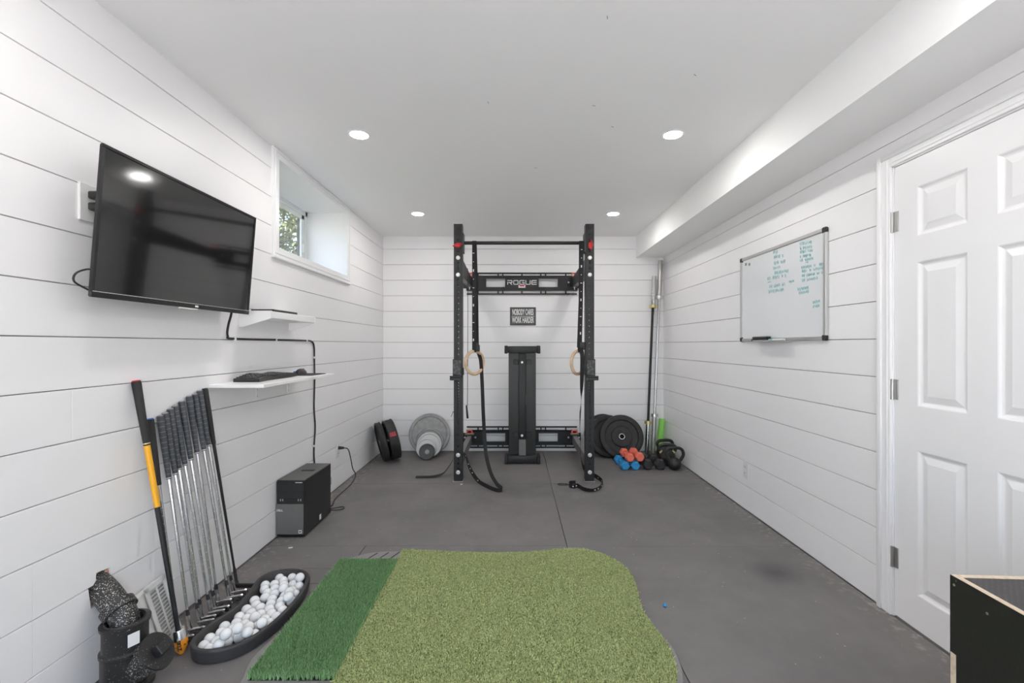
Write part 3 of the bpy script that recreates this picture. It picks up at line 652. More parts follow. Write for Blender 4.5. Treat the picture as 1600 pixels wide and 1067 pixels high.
# slogan sign on the end wall
sg = empty('slogan_sign', (.0955, YB-.006, 1.43), 'small black metal sign with white slogan on the end wall', 'sign')
sx0, sx1, sz0, sz1 = -.052, .243, 1.436, 1.643
fin('plate', box(B(), sx0, sx1, YB-.010, YB-.002, sz0, sz1, .0025), 'plate_dark', sg, smooth=0)
MF = lambda x, y, z: axes(V(x, y, z), V(1,0,0), V(0,0,1), V(0,-1,0))
b = B(); text_into(b, 'NOBODY CARES', .092, MF(.0955, YB-.0105, 1.584), .35, .0026)
text_into(b, 'WORK HARDER', .092, MF(.0955, YB-.0105, 1.494), .37, .0026); box(b, sx0+.018, sx1-.018, YB-.0112, YB-.0102, 1.5375, 1.5415)
fin('lettering', b, 'white_ink', sg, smooth=0)
for x in (sx0+.010, sx1-.010):
    for z in (sz0+.010, sz1-.010): fin('rivet', lathe(B(), [(.004,0), (.003,.002), (0,.0025)], 8, MF(x, YB-.010, z)), 'black_steel', sg)

# ------------------------------------------------------------------ weight plates
def plate_prof(R, t, hole=.0255, bumper=True):
    h = t/2
    if bumper:
        s = [(hole,-h+.006), (R*.46,-h+.006), (R*.48,-h+.016), (R*.74,-h+.014), (R*.77,-h+.002), (R*.80,-h), (R-.012,-h), (R-.003,-h+.004), (R,-h+.012)]
    else:
        s = [(hole,-h+.002), (hole+.02,-h+.002), (hole+.024,-h+.005), (R*.82,-h+.005), (R*.86,-h), (R-.006,-h), (R,-h+.005)]
    return s + [(r, -z) for r, z in reversed(s)]
def plate_matrix(bottom, n, R, t):
    """plate resting on the floor at `bottom`, face normal n"""
    n = n.normalized(); d = V(0,0,-1); d = (d-n*d.dot(n)).normalized(); lowest = R*d.z - abs(n.z)*t/2
    c = V(bottom[0], bottom[1], -lowest+.0005); u = d.cross(n).normalized(); return axes(c, u, n.cross(u), n)
def bumper(bottom, n, R, t, label, group, text=None, dish=False):
    M = plate_matrix(bottom, n, R, t); root = empty('bumper_plate', (M.translation.x, M.translation.y, 0), label, 'weight plate', group)
    if dish:
        h = t/2; s = [(.0255,-.018), (R*.40,-.018), (R*.45,-.014), (R*.80,-.016), (R*.875,-h+.004), (R*.90,-h), (R-.010,-h), (R-.002,-h+.004), (R,-h+.010), (R-.004,-h+.022)]
        pr = s+[(r,-z) for r, z in reversed(s)]
    else: pr = plate_prof(R, t)
    fin('rubber_disc', lathe(B(), pr, 56, M, True), 'black_rubber', root, smooth=28)
    fin('steel_hub', lathe(B(), [(.0252,-t/2+.003), (.0252,t/2-.003), (.0305,t/2-.003), (.0305,t/2-.007), (.0305,-t/2+.007), (.0305,-t/2+.003)], 32, M, True), 'silver', root)
    if text:
        b = B(); text_into(b, text[0], text[1], Matrix(), .66, .0012, .0004)
        for v in b.verts:
            a = text[2]+v.co.y*1.9/R; rr_ = R-.0030+v.co.z; z = text[3]-v.co.x
            v.co = M @ V(rr_*math.cos(a), rr_*math.sin(a), z)
        tag(fin('tread_lettering', b, 'red', root, smooth=0), 'red lettering on the tread')
    return root, M
nl = V(-.87, -.42, -.21)
bumper((-1.300, 4.802), nl, .212, .098, 'thick black bumper plate with red lettering on its tread', 'bumper plates in the left corner', text=('ROGUE', .030, math.radians(205), .004, 1), dish=True)
bumper((-1.384, 4.742), nl, .205, .055, 'black bumper plate sandwiched between the left wall and thicker plate', 'bumper plates in the left corner', dish=True)
nb = V(-.06, -.93, .30)
bumper((.985, 5.03), V(.22,-.93,.28), .225, .055, 'black bumper plate leaning directly on the end wall behind two others', 'bumper plates leaning on the end wall')
bumper((1.02, 4.955), V(.12,-.94,.28), .225, .055, 'black bumper plate in the middle of the leaning stack of three', 'bumper plates leaning on the end wall')
bumper((1.145, 4.875), V(-.02,-.94,.30), .232, .060, 'black bumper plate with a bright steel hub, foremost of the stack', 'bumper plates leaning on the end wall')
for R, t, x, y, m, al, lb in ((.226,.030,-.945,5.062,'plate_grey',.27,'large grey iron weight plate leaning on the end wall behind smaller plates'),
                           (.150,.026,-.930,4.985,'plate_grey',.30,'medium grey iron weight plate leaning on the largest grey plate'),
                           (.134,.024,-.925,4.930,'plate_light',.32,'pale silver weight plate in the middle of the grey plate stack'),
                           (.108,.022,-.945,4.872,'plate_light',.32,'smaller pale silver weight plate behind the small dark plate'),
                           (.084,.022,-.926,4.812,'plate_dark',.30,'small dark grey weight plate foremost of the grey plate stack')):
    n = V(.10, -math.cos(al), math.sin(al)); M = plate_matrix((x, y), n, R, t)
    tag(fin('iron_plate', lathe(B(), plate_prof(R, t, bumper=False), 48, M, True), m, smooth=28), lb, 'weight plate', 'grey iron plates leaning on the end wall')

# ------------------------------------------------------------------ barbells and roller in the corner
def barbell(p0, p1, shaft, sleeve, collar, ls, rs, label):
    d = (p1-p0); L = d.length; d.normalize(); t = empty('barbell', p0, label, 'barbell', 'barbells in the corner')
    fin('shaft', cyl(B(), p0+d*ls, p1-d*ls, .0142, n=14), shaft, t)
    for a, b_ in ((p0, p0+d*ls), (p1-d*ls, p1)):
        s = fin('sleeve', cyl(B(), a, b_, rs, n=18), sleeve, t)
    for c in (p0+d*ls, p1-d*ls): fin('collar', cyl(B(), c-d*.016, c+d*.016, rs+.016, n=20), collar, t)
    return t
barbell(V(1.458,5.02,.012), V(1.580,5.150,1.990), 'black_steel', 'chrome', 'gold', .345, .0245, 'barbell with a black shaft, bright sleeves and gold collars')
barbell(V(1.535,5.05,.012), V(1.655,5.155,2.168), 'chrome', 'brushed', 'silver', .42, .0250, 'all-chrome barbell standing in the right back corner')
M = axes(V(1.607,5.055,.004), V(1,0,0), V(0,1,0), (V(1.663,5.120,.378)-V(1.607,5.055,0)).normalized()); z_ = M.col[2].to_3d(); u_, v_ = frame_of(z_)
M = axes(V(1.604,5.050,.012), u_, v_, z_)
tag(fin('foam_roller', lathe(B(), [(.014,0), (.030,0), (.033,.003), (.033,.377), (.030,.38), (.014,.38)], 24, M, True), 'foam_green'), 'bright green foam roller standing behind the kettlebells', 'foam roller')

# ------------------------------------------------------------------ dumbbells, kettlebells
def dumbbell(c, yaw, r, L, hl, m, label, group, handle, pitch=0):
    t = empty('dumbbell', (c[0], c[1], c[2]-r*.87), label, 'dumbbell', group)
    R_ = Matrix.Translation(c) @ Matrix.Rotation(yaw, 4, 'Z') @ Matrix.Rotation(math.radians(90), 4, 'X')
    for s in (-1, 1):
        b = B()
        a = s*(L/2-hl); e = s*L/2
        for prof in ([(0,a), (r*.78,a), (r,a+s*.012), (r,e-s*.014), (r*.76,e), (0,e)],):
            lathe(b, prof, 6, R_ @ Matrix.Rotation(0, 4, 'Z'))
        fin('hex_head', b, m, t, smooth=0)
    fin('handle', lathe(B(), [(0,-L/2+hl-.002), (.013,-L/2+hl-.002), (.0155,-.02), (.0155,.02), (.013,L/2-hl+.002), (0,L/2-hl+.002)], 14, R_), handle, t)
    return t
g1, g2, g3 = 'blue hex dumbbells', 'coral hex dumbbells', 'black hex dumbbells'
dumbbell((1.070,4.55,.0405), .03, .0465, .30, .085, 'dumbbell_blue', 'sky blue hex dumbbell under the coral ones, nearer the bumper plates', g1, 'dumbbell_blue')
dumbbell((1.174,4.55,.0405), .0, .0465, .30, .085, 'dumbbell_blue', 'sky blue hex dumbbell under the coral ones, nearer the black dumbbells', g1, 'dumbbell_blue')
dumbbell((1.121,4.55,.1145), .02, .0445, .28, .080, 'dumbbell_coral', 'coral hex dumbbell resting across the gap between the two blue ones', g2, 'dumbbell_coral')
dumbbell((1.218,4.55,.1200), .02, .0445, .28, .080, 'dumbbell_coral', 'coral hex dumbbell resting between a blue and a black dumbbell', g2, 'dumbbell_coral')
dumbbell((1.297,4.555,.0475), .0, .0540, .29, .085, 'dumbbell_black', 'black rubber hex dumbbell on the floor touching the coral one', g3, 'chrome')
dumbbell((1.415,4.555,.0475), .04, .0540, .29, .085, 'dumbbell_black', 'black rubber hex dumbbell on the floor touching the kettlebells', g3, 'chrome')
def kettlebell(c, yaw, R, hw, hh, tr, label, band=None, tilt=0):
    t = empty('kettlebell', (c[0], c[1], 0), label, 'kettlebell', 'black kettlebells')
    M = Matrix.Translation((c[0], c[1], 0)) @ Matrix.Rotation(yaw, 4, 'Z')
    fl = R*.86; prof = [(0,.0005), (R*.50,.0005)] + [(R*math.cos(a), fl+R*math.sin(a)) for a in [math.radians(-58+148*i/14) for i in range(15)]]
    prof[-1] = (0, prof[-1][1]); fin('bell', lathe(B(), prof, 32, M), 'kettle_iron', t, smooth=60)
    zb = fl+R*.55; b = B()
    pts = [V(-R*.58,0,zb-.02), V(-hw*.92,0,zb+hh*.30), V(-hw,0,zb+hh*.62), V(-hw*.72,0,zb+hh*.93), V(0,0,zb+hh), V(hw*.72,0,zb+hh*.93), V(hw,0,zb+hh*.62), V(hw*.92,0,zb+hh*.30), V(R*.58,0,zb-.02)]
    fin('handle', tube(b, [M @ p for p in spline(pts, 5)], tr, 12), 'kettle_iron', t, smooth=60)
    if band:
        for s in (-1, 1):
            p = V(s*hw*.80, 0, zb+hh*.16); d = (V(s*hw*.92,0,zb+hh*.30)-V(s*R*.58,0,zb-.02)).normalized()
            fin('colour_band', cyl(B(), M @ (p-d*.009), M @ (p+d*.009), tr+.0025, n=14), band, t)
    return t
kettlebell((1.560,4.435), -.15, .064, .080, .122, .0150, 'small black kettlebell with a wide handle, standing in front of the others')
kettlebell((1.545,4.605), -.10, .085, .082, .085, .0155, 'black kettlebell with pale yellow bands, between two others', 'yellow_band')
kettlebell((1.585,4.800), .10, .088, .084, .085, .0160, 'black kettlebell standing in front of the green roller')

# ------------------------------------------------------------------ left wall: television, shelves, cables
tv = empty('television', (-1.39, 1.945, 1.373), 'flat black wall-mounted television tilted downward', 'television')
zax = V(.040, 0, .508).normalized(); yax = V(0,1,0); nx = yax.cross(zax).normalized()      # nx faces the room
MT = axes(V(-1.398, 1.5, 1.374), nx, yax, zax); TH, TW = .509, .889
def tvb(nm, x0, x1, y0, y1, z0, z1, m, par, bev=.001): return fin(nm, box(B(), x0, x1, y0, y1, z0, z1, bev, MT), m, par, smooth=0)
tvb('rear_shell', -.034, -.008, .06, TW-.06, .04, TH-.06, 'black_plastic', tv, .004); tvb('back_panel', -.012, -.004, .002, TW-.002, .002, TH-.002, 'black_plastic', tv, .002)
tvb('screen', -.004, .0, .010, TW-.010, .020, TH-.010, 'screen', tv, 0)
tvb('bezel', -.006, .004, 0, TW, 0, .021, 'bezel', tv); tvb('bezel', -.006, .003, 0, TW, TH-.011, TH, 'bezel', tv)
tvb('bezel', -.006, .003, 0, .011, .021, TH-.011, 'bezel', tv); tvb('bezel', -.006, .003, TW-.011, TW, .021, TH-.011, 'bezel', tv)
tvb('bezel_strip', .0005, .0042, .002, TW-.002, .0185, .0212, 'aluminium', tv, 0)
tvb('logo', .004, .0048, .485, .505, .006, .014, 'white_ink', tv, 0)
tvb('indicator_light_bar', -.003, .004, .395, .505, -.006, .0, 'white_plastic', tv, .001)
fin('wall_mount', box(B(), XL, -1.405, 1.80, 2.10, 1.50, 1.72, .003), 'black_steel', tv, smooth=0)
# media plate with plugs beside the television
mp_ = empty('media_plate', (XL+.003, 1.62, 1.645), 'white media outlet plate half hidden by the television edge', 'wall plate')
fin('plate', box(B(), XL, XL+.008, 1.566, 1.69, 1.648, 1.778, .002), 'white_plastic', mp_, smooth=0)
for z in (1.742, 1.702):
    pl = fin('plug', box(B(), XL+.008, XL+.050, 1.592, 1.625, z-.013, z+.013, .004), 'black_plastic', mp_)
tag(fin('power_cable', tube(B(), spline([V(XL+.05,1.608,1.742), V(XL+.062,1.60,1.757), V(XL+.050,1.63,1.768), V(-1.425,1.68,1.75), V(-1.42,1.72,1.70)], 6), .0035, 6), 'cable'), 'short black cable from the upper plug behind the television', 'cable')
tag(fin('video_cable', tube(B(), spline([V(XL+.05,1.608,1.702), V(XL+.060,1.615,1.690), V(XL+.045,1.65,1.700), V(-1.425,1.69,1.70)], 6), .0035, 6), 'cable'), 'short black cable from the lower plug behind the television', 'cable')
tag(fin('cable_loop', tube(B(), spline([V(-1.432,1.548,1.468), V(-1.436,1.53,1.470), V(-1.445,1.500,1.452), V(-1.45,1.498,1.425), V(-1.442,1.53,1.405), V(-1.438,1.552,1.397)], 6), .0032, 6), 'cable'), 'thin black cable loop poking out behind the television edge', 'cable')
cb_ = empty('monitor_cable', (XL+.01, 2.9, .1), 'long black cable clipped along the wall down to the computer', 'cable')
pts = [V(-1.424,2.29,1.407), V(-1.432,2.30,1.37), V(-1.470,2.335,1.31), V(XL+.010,2.37,1.262), V(XL+.006,2.425,1.248), V(XL+.006,2.85,1.247), V(XL+.006,3.26,1.246), V(XL+.006,3.365,1.238), V(XL+.006,3.400,1.20), V(XL+.006,3.405,1.10), V(XL+.008,3.405,.95), V(XL+.006,3.40,.75), V(XL+.010,3.41,.60), V(XL+.006,3.40,.45), V(XL+.012,3.395,.33), V(XL+.05,3.37,.22)]
fin('cord', tube(B(), spline(pts, 6), .0058, 8), 'cable', cb_)
for y, z, v in ((2.435,1.248,0), (2.855,1.247,0), (3.275,1.246,0), (3.405,1.12,1), (3.401,.46,1)):
    s = (.0075, .010) if not v else (.010, .0075)
    fin('cable_clip', box(B(), XL, XL+.014, y-s[0], y+s[0], z-s[1], z+s[1], .003), 'white_plastic', cb_)
# upper shelf
s_ = empty('wall_shelf', (XL+.09, 2.76, 1.319), 'small white shelf with tapered side brackets behind the television', 'shelf')
fin('shelf_board', box(B(), XL+.001, -1.330, 2.492, 3.028, 1.362, 1.400, .002), 'trim_paint', s_, smooth=0)
for y0, y1 in ((2.480, 2.492), (3.028, 3.040)):
    fin('side_bracket', prism(B(), [(XL+.001,1.312), (XL+.020,1.312), (-1.328,1.360), (-1.328,1.402), (XL+.001,1.402)], y0, y1, axes(V(0,0,0), V(1,0,0), V(0,0,1), V(0,-1,0)) @ Matrix.Diagonal((1,1,-1,1))), 'trim_paint', s_, smooth=0)
tag(fin('media_box', box(B(), XL+.02, XL+.15, 2.56, 2.84, 1.4005, 1.416, .003), 'black_plastic'), 'slim black media box lying on the small upper shelf', 'media box')
# lower shelf used as a desk
d_ = empty('wall_desk', (XL+.13, 2.67, 1.0), 'long white wall shelf holding the keyboard and mouse', 'shelf')
fin('shelf_board', box(B(), XL+.001, -1.231, 2.232, 3.114, 1.003, 1.021, .002), 'trim_paint', d_, smooth=0)
for y in (2.655, 3.020):
    b = B(); box(b, XL+.0005, XL+.004, y-.010, y+.010, .895, 1.003); box(b, XL+.0005, XL+.15, y-.010, y+.010, .9995, 1.003); box(b, XL+.002, XL+.030, y-.0015, y+.0015, .965, 1.0)
    k = fin('angle_bracket', b, 'trim_paint', d_, smooth=0)
    for z in (.915, .955): fin('screw', lathe(B(), [(.004,0), (0,.0015)], 8, axes(V(XL+.004,y,z), V(0,1,0), V(0,0,1), V(1,0,0))), 'brushed', k)
# keyboard
kb = empty('keyboard', (-1.395, 2.60, 1.021), 'black curved ergonomic keyboard on the lower shelf', 'keyboard')
b = B(); ny, nxx = 24, 8; top = []; bot = []
def kz(u, v): return 1.026+.010+.020*math.exp(-((u-.27)/.20)**2)*(1-.5*v)+.014*math.exp(-((u-.70)/.2)**2)*(1-.5*v)
for i in range(ny+1):
    u = i/ny; yk = 2.365+.475*u; w0 = -1.462+.010*math.sin(u*math.pi); w1 = -1.325-.010*math.sin(u*math.pi*2)-.03*u
    top.append([b.verts.new((w0+(w1-w0)*j/nxx, yk, kz(u, j/nxx))) for j in range(nxx+1)]); bot.append([b.verts.new((w0+(w1-w0)*j/nxx, yk, 1.0215)) for j in range(nxx+1)])
for i in range(ny):
    for j in range(nxx): b.faces.new((top[i][j], top[i][j+1], top[i+1][j+1], top[i+1][j])); b.faces.new((bot[i][j], bot[i+1][j], bot[i+1][j+1], bot[i][j+1]))
    for j in (0, nxx): b.faces.new((top[i][j], top[i+1][j], bot[i+1][j], bot[i][j]))
for i in (0, ny):
    for j in range(nxx): b.faces.new((top[i][j], top[i][j+1], bot[i][j+1], bot[i][j]))
fin('body', b, 'black_plastic', kb)
b = B()
for i in range(17):
    for j in range(5):
        u = (i+.5)/18+.02; v = (j+.5)/6; y = 2.365+.475*u; x = -1.458+.118*v; z = kz(u, v); box(b, x-.008, x+.008, y-.0095, y+.0095, z-.002, z+.006, .002)
fin('keys', b, 'plate_dark', kb, smooth=0)['kind'] = 'stuff'
tag(fin('mouse_pad', prism(B(), [(x, y) for x, y in ((-1.478,2.86), (-1.29,2.86), (-1.275,2.875), (-1.265,3.05), (-1.28,3.07), (-1.478,3.07))], 1.0213, 1.0243), 'black_rubber', smooth=0), 'thin black mouse pad at the far end of the lower shelf', 'mouse pad')
ms = empty('computer_mouse', (-1.39, 2.95, 1.0245), 'black computer mouse with blue side on the mouse pad', 'mouse')
b = B(); sphere(b, V(0,0,0), 1, 20, Matrix.Diagonal((.032,.056,.037,1)))
bmesh.ops.bisect_plane(b, geom=b.verts[:]+b.edges[:]+b.faces[:], plane_co=(0,0,0), plane_no=(0,0,-1), clear_outer=True)
bmesh.ops.holes_fill(b, edges=[e for e in b.edges if e.is_boundary]); bmesh.ops.transform(b, matrix=Matrix.Translation((-1.385,2.95,1.0246)), verts=b.verts)
fin('shell', b, 'pc_black', ms)
fin('side_grip', box(B(), -1.414, -1.398, 2.905, 2.955, 1.034, 1.046, .003), 'blue', ms)
fin('scroll_wheel', cyl(B(), (-1.389,2.985,1.053), (-1.381,2.985,1.053), .007, n=12), 'black_rubber', ms)

# computer tower
pc = empty('computer_tower', (-1.41, 3.07, 0), 'black desktop computer tower with grey front grille on the floor', 'computer')
x0, x1, y0, y1, zt = -1.497, -1.323, 2.862, 3.277, .361
fin('case', box(B(), x0, x1, y0+.02, y1, .008, zt, .003), 'pc_black', pc, smooth=0)
fin('top_panel', box(B(), x0+.001, x1-.001, y0+.004, y1-.002, zt, zt+.0022, .0008), 'pc_top', pc, smooth=0)
fin('vent_slot', box(B(), x0+.055, x1-.035, 3.075, 3.10, zt+.0022, zt+.006, .001), 'pc_black', pc, smooth=0)
fin('front_bezel', box(B(), x0, x1, y0, y0+.022, .010, zt, .004), 'pc_black', pc)
fin('front_grille', box(B(), x0+.002, x1-.004, y0-.004, y0+.002, .024, .214, .0015), 'pc_grey', pc, smooth=0)
fin('drive_flap', box(B(), x0+.004, x1-.069, y0-.0065, y0-.003, .163, .188, .001), 'pc_grey', pc, smooth=0)
b = B(); text_into(b, 'DELL', .017, MF(x0+.022, y0-.0067, .1755), 1.15, .0006); fin('maker_badge', b, 'white_ink', pc, smooth=0)
fin('sticker', box(B(), x1-.034, x1-.013, y0-.0052, y0-.0038, .031, .052), 'white_ink', pc, smooth=0)
fin('sticker_print', box(B(), x1-.030, x1-.017, y0-.0058, y0-.0050, .037, .047), 'pc_grey', pc, smooth=0)
fin('drive_bay', box(B(), x0+.006, x1-.010, y0-.0012, y0+.002, .298, .338, .001), 'black_plastic', pc, smooth=0)
fin('drive_bay', box(B(), x0+.006, x1-.010, y0-.0012, y0+.002, .254, .294, .001), 'black_plastic', pc, smooth=0)
fin('series_label', box(B(), x1-.055, x1-.012, y0-.0010, y0+.001, .347, .351), 'white_ink', pc, smooth=0)
for dx in (.022, .036, .134, .149): fin('port', box(B(), x0+dx, x0+dx+.006, y0-.0012, y0+.001, .232, .246, .0008), 'brushed', pc, smooth=0)
for yy in (y0+.02, y1-.06): fin('foot', box(B(), x0+.01, x1-.01, yy, yy+.03, .0004, .009), 'black_rubber', pc, smooth=0)
fin('rear_bracket', box(B(), x1-.002, x1+.004, y1-.006, y1+.004, .21, .26, .001), 'brushed', pc, smooth=0)
fin('side_tag', box(B(), x1, x1+.0015, 3.085, 3.11, .028, .062), 'white_ink', pc, smooth=0)
# wall outlet and the computer's power cord
def outlet(nm, side, y, z, label):
    s = 1 if side == 'L' else -1; X0 = XL if side == 'L' else XR
    t = empty(nm, (X0, y, z-.057), label, 'outlet')
    fin('plate', box(B(), *sorted((X0, X0+s*.006)), y-.036, y+.036, z-.059, z+.059, .002), 'white_plastic', t, smooth=0)
    for dz in (-.022, .022):
        r_ = fin('receptacle', box(B(), *sorted((X0+s*.006, X0+s*.009)), y-.017, y+.017, z+dz-.014, z+dz+.014, .003), 'white_plastic', t)
        for dy in (-.006, .006): fin('slot', box(B(), *sorted((X0+s*.009, X0+s*.0095)), y+dy-.001, y+dy+.001, z+dz-.004, z+dz+.005), 'black_plastic', r_, smooth=0)
    return t
outlet('wall_outlet', 'L', 3.865, .315, 'white double wall outlet with the computer cord plugged in')
outlet('wall_outlet', 'R', 3.345, .295, 'white double wall outlet low on the wall below the whiteboard')
pcd = empty('computer_cable', (-1.42, 3.7, 0), 'black power cord from the wall outlet to the computer tower', 'cord')
fin('plug', cyl(B(), (XL+.010,3.865,.340), (XL+.055,3.865,.340), .015, .009, n=10), 'black_plastic', pcd)
fin('cord', tube(B(), spline([V(XL+.055,3.865,.340), V(XL+.090,3.87,.325), V(XL+.100,3.90,.24), V(XL+.110,3.92,.15), V(XL+.132,3.93,.09), V(XL+.118,3.86,.035), V(XL+.09,3.72,.006), V(XL+.10,3.55,.006), V(XL+.13,3.42,.008), V(XL+.10,3.33,.03), V(XL+.10,3.28,.06)], 7), .0042, 7), 'cable', pcd)
tag(fin('network_cable', tube(B(), spline([V(-1.34,3.277,.030), V(-1.315,3.29,.02), V(-1.275,3.33,.010), V(-1.262,3.37,.006), V(-1.285,3.40,.006), V(-1.335,3.37,.006), V(-1.37,3.32,.015), V(-1.40,3.28,.04)], 6), .0038, 7), 'cable'), 'short black cable loop on the floor behind the computer tower', 'cable')

# ------------------------------------------------------------------ golf clubs leaning on the wall
def club_axis(tp, bt):
    return tp, bt, (bt-tp).normalized()
def iron(tp, bt, gl, grip, shaft, label, group, cap='plate_grey', cls='golf_iron', putter=False):
    d = (bt-tp).normalized(); t = empty(cls, (bt.x, bt.y, 0), label, 'golf club', group)
    gp_ = fin('grip', tube(B(), [tp, tp+d*.004, tp+d*gl*.5, tp+d*gl], [.0125,.0135,.0120,.0095], 12), grip, t)
    fin('grip_cap', cyl(B(), tp-d*.004, tp, .0105, .0128, n=12), cap, gp_)
    if grip == 'grip_grey':
        b = B()
        for i in range(1, 12):
            p = tp+d*gl*i/12; r_ = .0136-.0040*i/12; cyl(b, p-d*.0007, p+d*.0007, r_+.0005, n=12)
        fin('grip_groove', b, 'plate_grey', gp_)['kind'] = 'stuff'
        fin('grip_end_ring', cyl(B(), tp+d*gl*.975, tp+d*gl*.985, .0105, n=12), 'white_plastic', gp_)
    sf = fin('shaft', tube(B(), [tp+d*gl*.99, bt-d*.065], [.0072,.0050], 10), shaft, t)
    if shaft == 'chrome':
        b = B()
        for i in range(1, 15):
            p = (tp+d*(gl+.03)).lerp(bt-d*.12, i/15); cyl(b, p-d*.0007, p+d*.0007, .0076-.0022*i/15, n=10)
        fin('shaft_step', b, 'brushed', sf)['kind'] = 'stuff'
    fin('ferrule', tube(B(), [bt-d*.085, bt-d*.062], [.0058,.0078], 10), 'black_plastic', t)
    b = B(); tube(b, [bt-d*.063, bt-d*.02, bt+V(.004,0,-.002)], [.0072,.0070,.0075], 10)
    # blade: heel near the hosel, toe pointing into the room; top line leans back
    th = math.radians(24); yv = V(0, math.cos(th), math.sin(th)*0-0.0); up_ = V(0, -math.sin(th), math.cos(th)); nn = V(0, -math.cos(th), -math.sin(th))
    o = V(bt.x, bt.y, .0052); Mh = axes(o, V(1,0,0), up_, nn)
    prof = [(-.004,.004), (.012,.0), (.058,.002), (.072,.012), (.077,.030), (.073,.044), (.066,.047), (.006,.030), (-.005,.026)]
    if putter: prof = [(-.004,.0), (.095,.0), (.100,.006), (.100,.022), (.094,.027), (-.004,.027)]
    prism(b, prof, -.006, 0, Mh)
    fin('club_head', b, 'chrome' if not putter else 'tray_plastic', t)
    if not putter:
        b = B(); prism(b, [(.0,.004), (.056,.003), (.068,.012), (.070,.017), (.0,.013)], 0, .010, Mh)          # sole weight behind the cavity
        prism(b, [(-.003,.0225), (.064,.040), (.071,.040), (.066,.0475), (.003,.0305)], -.001, .0035, Mh)
        hd = fin('sole_and_topline', b, 'chrome', t, smooth=0)
        b = B(); prism(b, [(.006,.0135), (.067,.0175), (.064,.037), (.006,.0235)], .0001, .0008, Mh); fin('cavity', b, 'plate_dark', hd, smooth=0)
        b = B()
        for q0, q1 in (((.012,.016), (.024,.024)), ((.024,.024), (.034,.017)), ((.034,.017), (.046,.029)), ((.046,.029), (.056,.019))): tube(b, [Mh @ V(q0[0],q0[1],.0015), Mh @ V(q1[0],q1[1],.0015)], .0013, 5)
        fin('badge', b, 'silver', hd)
    return t
tops = [(250.4,648.4), (258.4,644), (266,637.4), (273.5,632.7), (283.7,625.6), (295.5,617.5), (304.2,614.6), (312.0,609)]
bots = [(303.6,984), (312,972), (315.5,965.7), (328.9,957.3), (336.6,951), (340.8,940.4), (357.7,934), (364.7,925.7)]
gi = 'steel irons leaning on the wall'; nth = ('first', 'second', 'third', 'fourth', 'fifth', 'sixth', 'seventh', 'eighth')
for q_, (tp, bt) in enumerate(zip(tops, bots)):
    dt = FPX*1.488/(VX-tp[0]); T = P(tp[0], tp[1]+2, dt); Bt = F(bt[0], bt[1], .024)-V(.018 if q_ == 0 else 0, 0, 0)
    iron(T, Bt, .265, 'grip_grey', 'chrome', 'steel-shafted golf iron with grey ribbed grip, %s counting from the blue-capped wedge' % nth[q_], gi)
T = P(234.5, 655, FPX*1.486/(VX-234.5)); iron(T, F(299.5, 997, .024)-V(.052,0,0), .27, 'grip_black', 'chrome', 'golf wedge with black grip and blue cap next to the yellow trainer', None, 'blue', 'golf_wedge')
T = P(320, 608, FPX*1.486/(VX-320)); k = iron(T, F(370, 912, .026), .27, 'grip_black', 'black_steel', 'black-shafted club with black grip at the end of the row of irons', None, 'grip_black', 'golf_club', True)
# swing trainer: black grip, yellow upper shaft, weighted orange tip
T = V(-1.486, 1.787, 1.072); Bq = F(283, 976, .10); Bq = V(-1.322, 1.79, .085); d = (Bq-T).normalized()
tn = empty('swing_trainer', (Bq.x, Bq.y, 0), 'black and yellow golf swing trainer with orange weighted tip', 'golf club')
fin('grip', tube(B(), [T, T+d*.006, T+d*.12, T+d*.255], [.0150,.0165,.0145,.0115], 14), 'grip_black', tn)
fin('grip_cap', cyl(B(), T-d*.004, T, .013, .0155, n=14), 'red', tn)
fin('grip_ring', cyl(B(), T+d*.245, T+d*.249, .0125, n=14), 'gold', tn)
fin('yellow_shaft', tube(B(), [T+d*.255, T+d*.50], [.0112,.0105], 14), 'yellow_shaft', tn)
fin('shaft', tube(B(), [T+d*.50, Bq], [.0100,.0085], 14), 'black_steel', tn)
Mh = axes(Bq-d*.012, *(lambda uv: (uv[0], uv[1], d))(frame_of(d)))
hd = fin('weight_sleeve', lathe(B(), [(.010,0), (.022,-.001), (.0245,.004), (.0245,.060), (0,.060)], 20, Mh), 'silver', tn)
Mt = Matrix.Translation(Bq-d*.012+d*.040)
tipz = (Bq-d*.012).z
fin('tip', lathe(B(), [(.0255,0), (.0262,.006), (.0262,.016), (.022,.034), (.012,.052), (.009,.0565), (0,.057)], 10, axes(Bq+d*.026, *(lambda uv: (uv[0], uv[1], d))(frame_of(d)))), 'orange_tip', tn)
b = B(); text_into(b, 'SKLZ', .017, axes(Bq+d*.044+V(.012,-.0235,.004), d, V(.86,.5,.1).normalized(), V(.45,-.86,.2).normalized()), 1.0, .0006); fin('tip_lettering', b, 'black_plastic', tn, smooth=0)

# ------------------------------------------------------------------ drain fitting, vent cover
dp = empty('drain_pipe', (-1.385, 1.62, 0), 'black plastic drain fitting with cleanout plug, dusted with paint overspray', 'pipe')
MZ = Matrix.Translation((-1.385, 1.62, 0))
fin('body', lathe(B(), [(.084,.0005), (.084,.014), (.078,.020), (.0695,.024), (.0695,.128), (.0735,.132), (.0735,.142), (.066,.147), (.066,.222), (.072,.225), (.073,.236), (.064,.238), (.052,.236), (.050,.20), (0,.20)], 36, MZ), 'pipe_clean', dp)
pts = spline([V(XL-.06,1.672,.362), V(XL+.01,1.655,.324), V(-1.445,1.640,.288), V(-1.405,1.628,.258), V(-1.388,1.622,.228), V(-1.385,1.62,.205)], 5)
inl = fin('inlet_bend', tube(B(), pts, .0425, 24), 'abs_pipe', dp)
fin('coupling_ring', tube(B(), [V(-1.430,1.6352,.279), V(-1.408,1.6288,.2605)], .0530, 24), 'abs_pipe', inl)
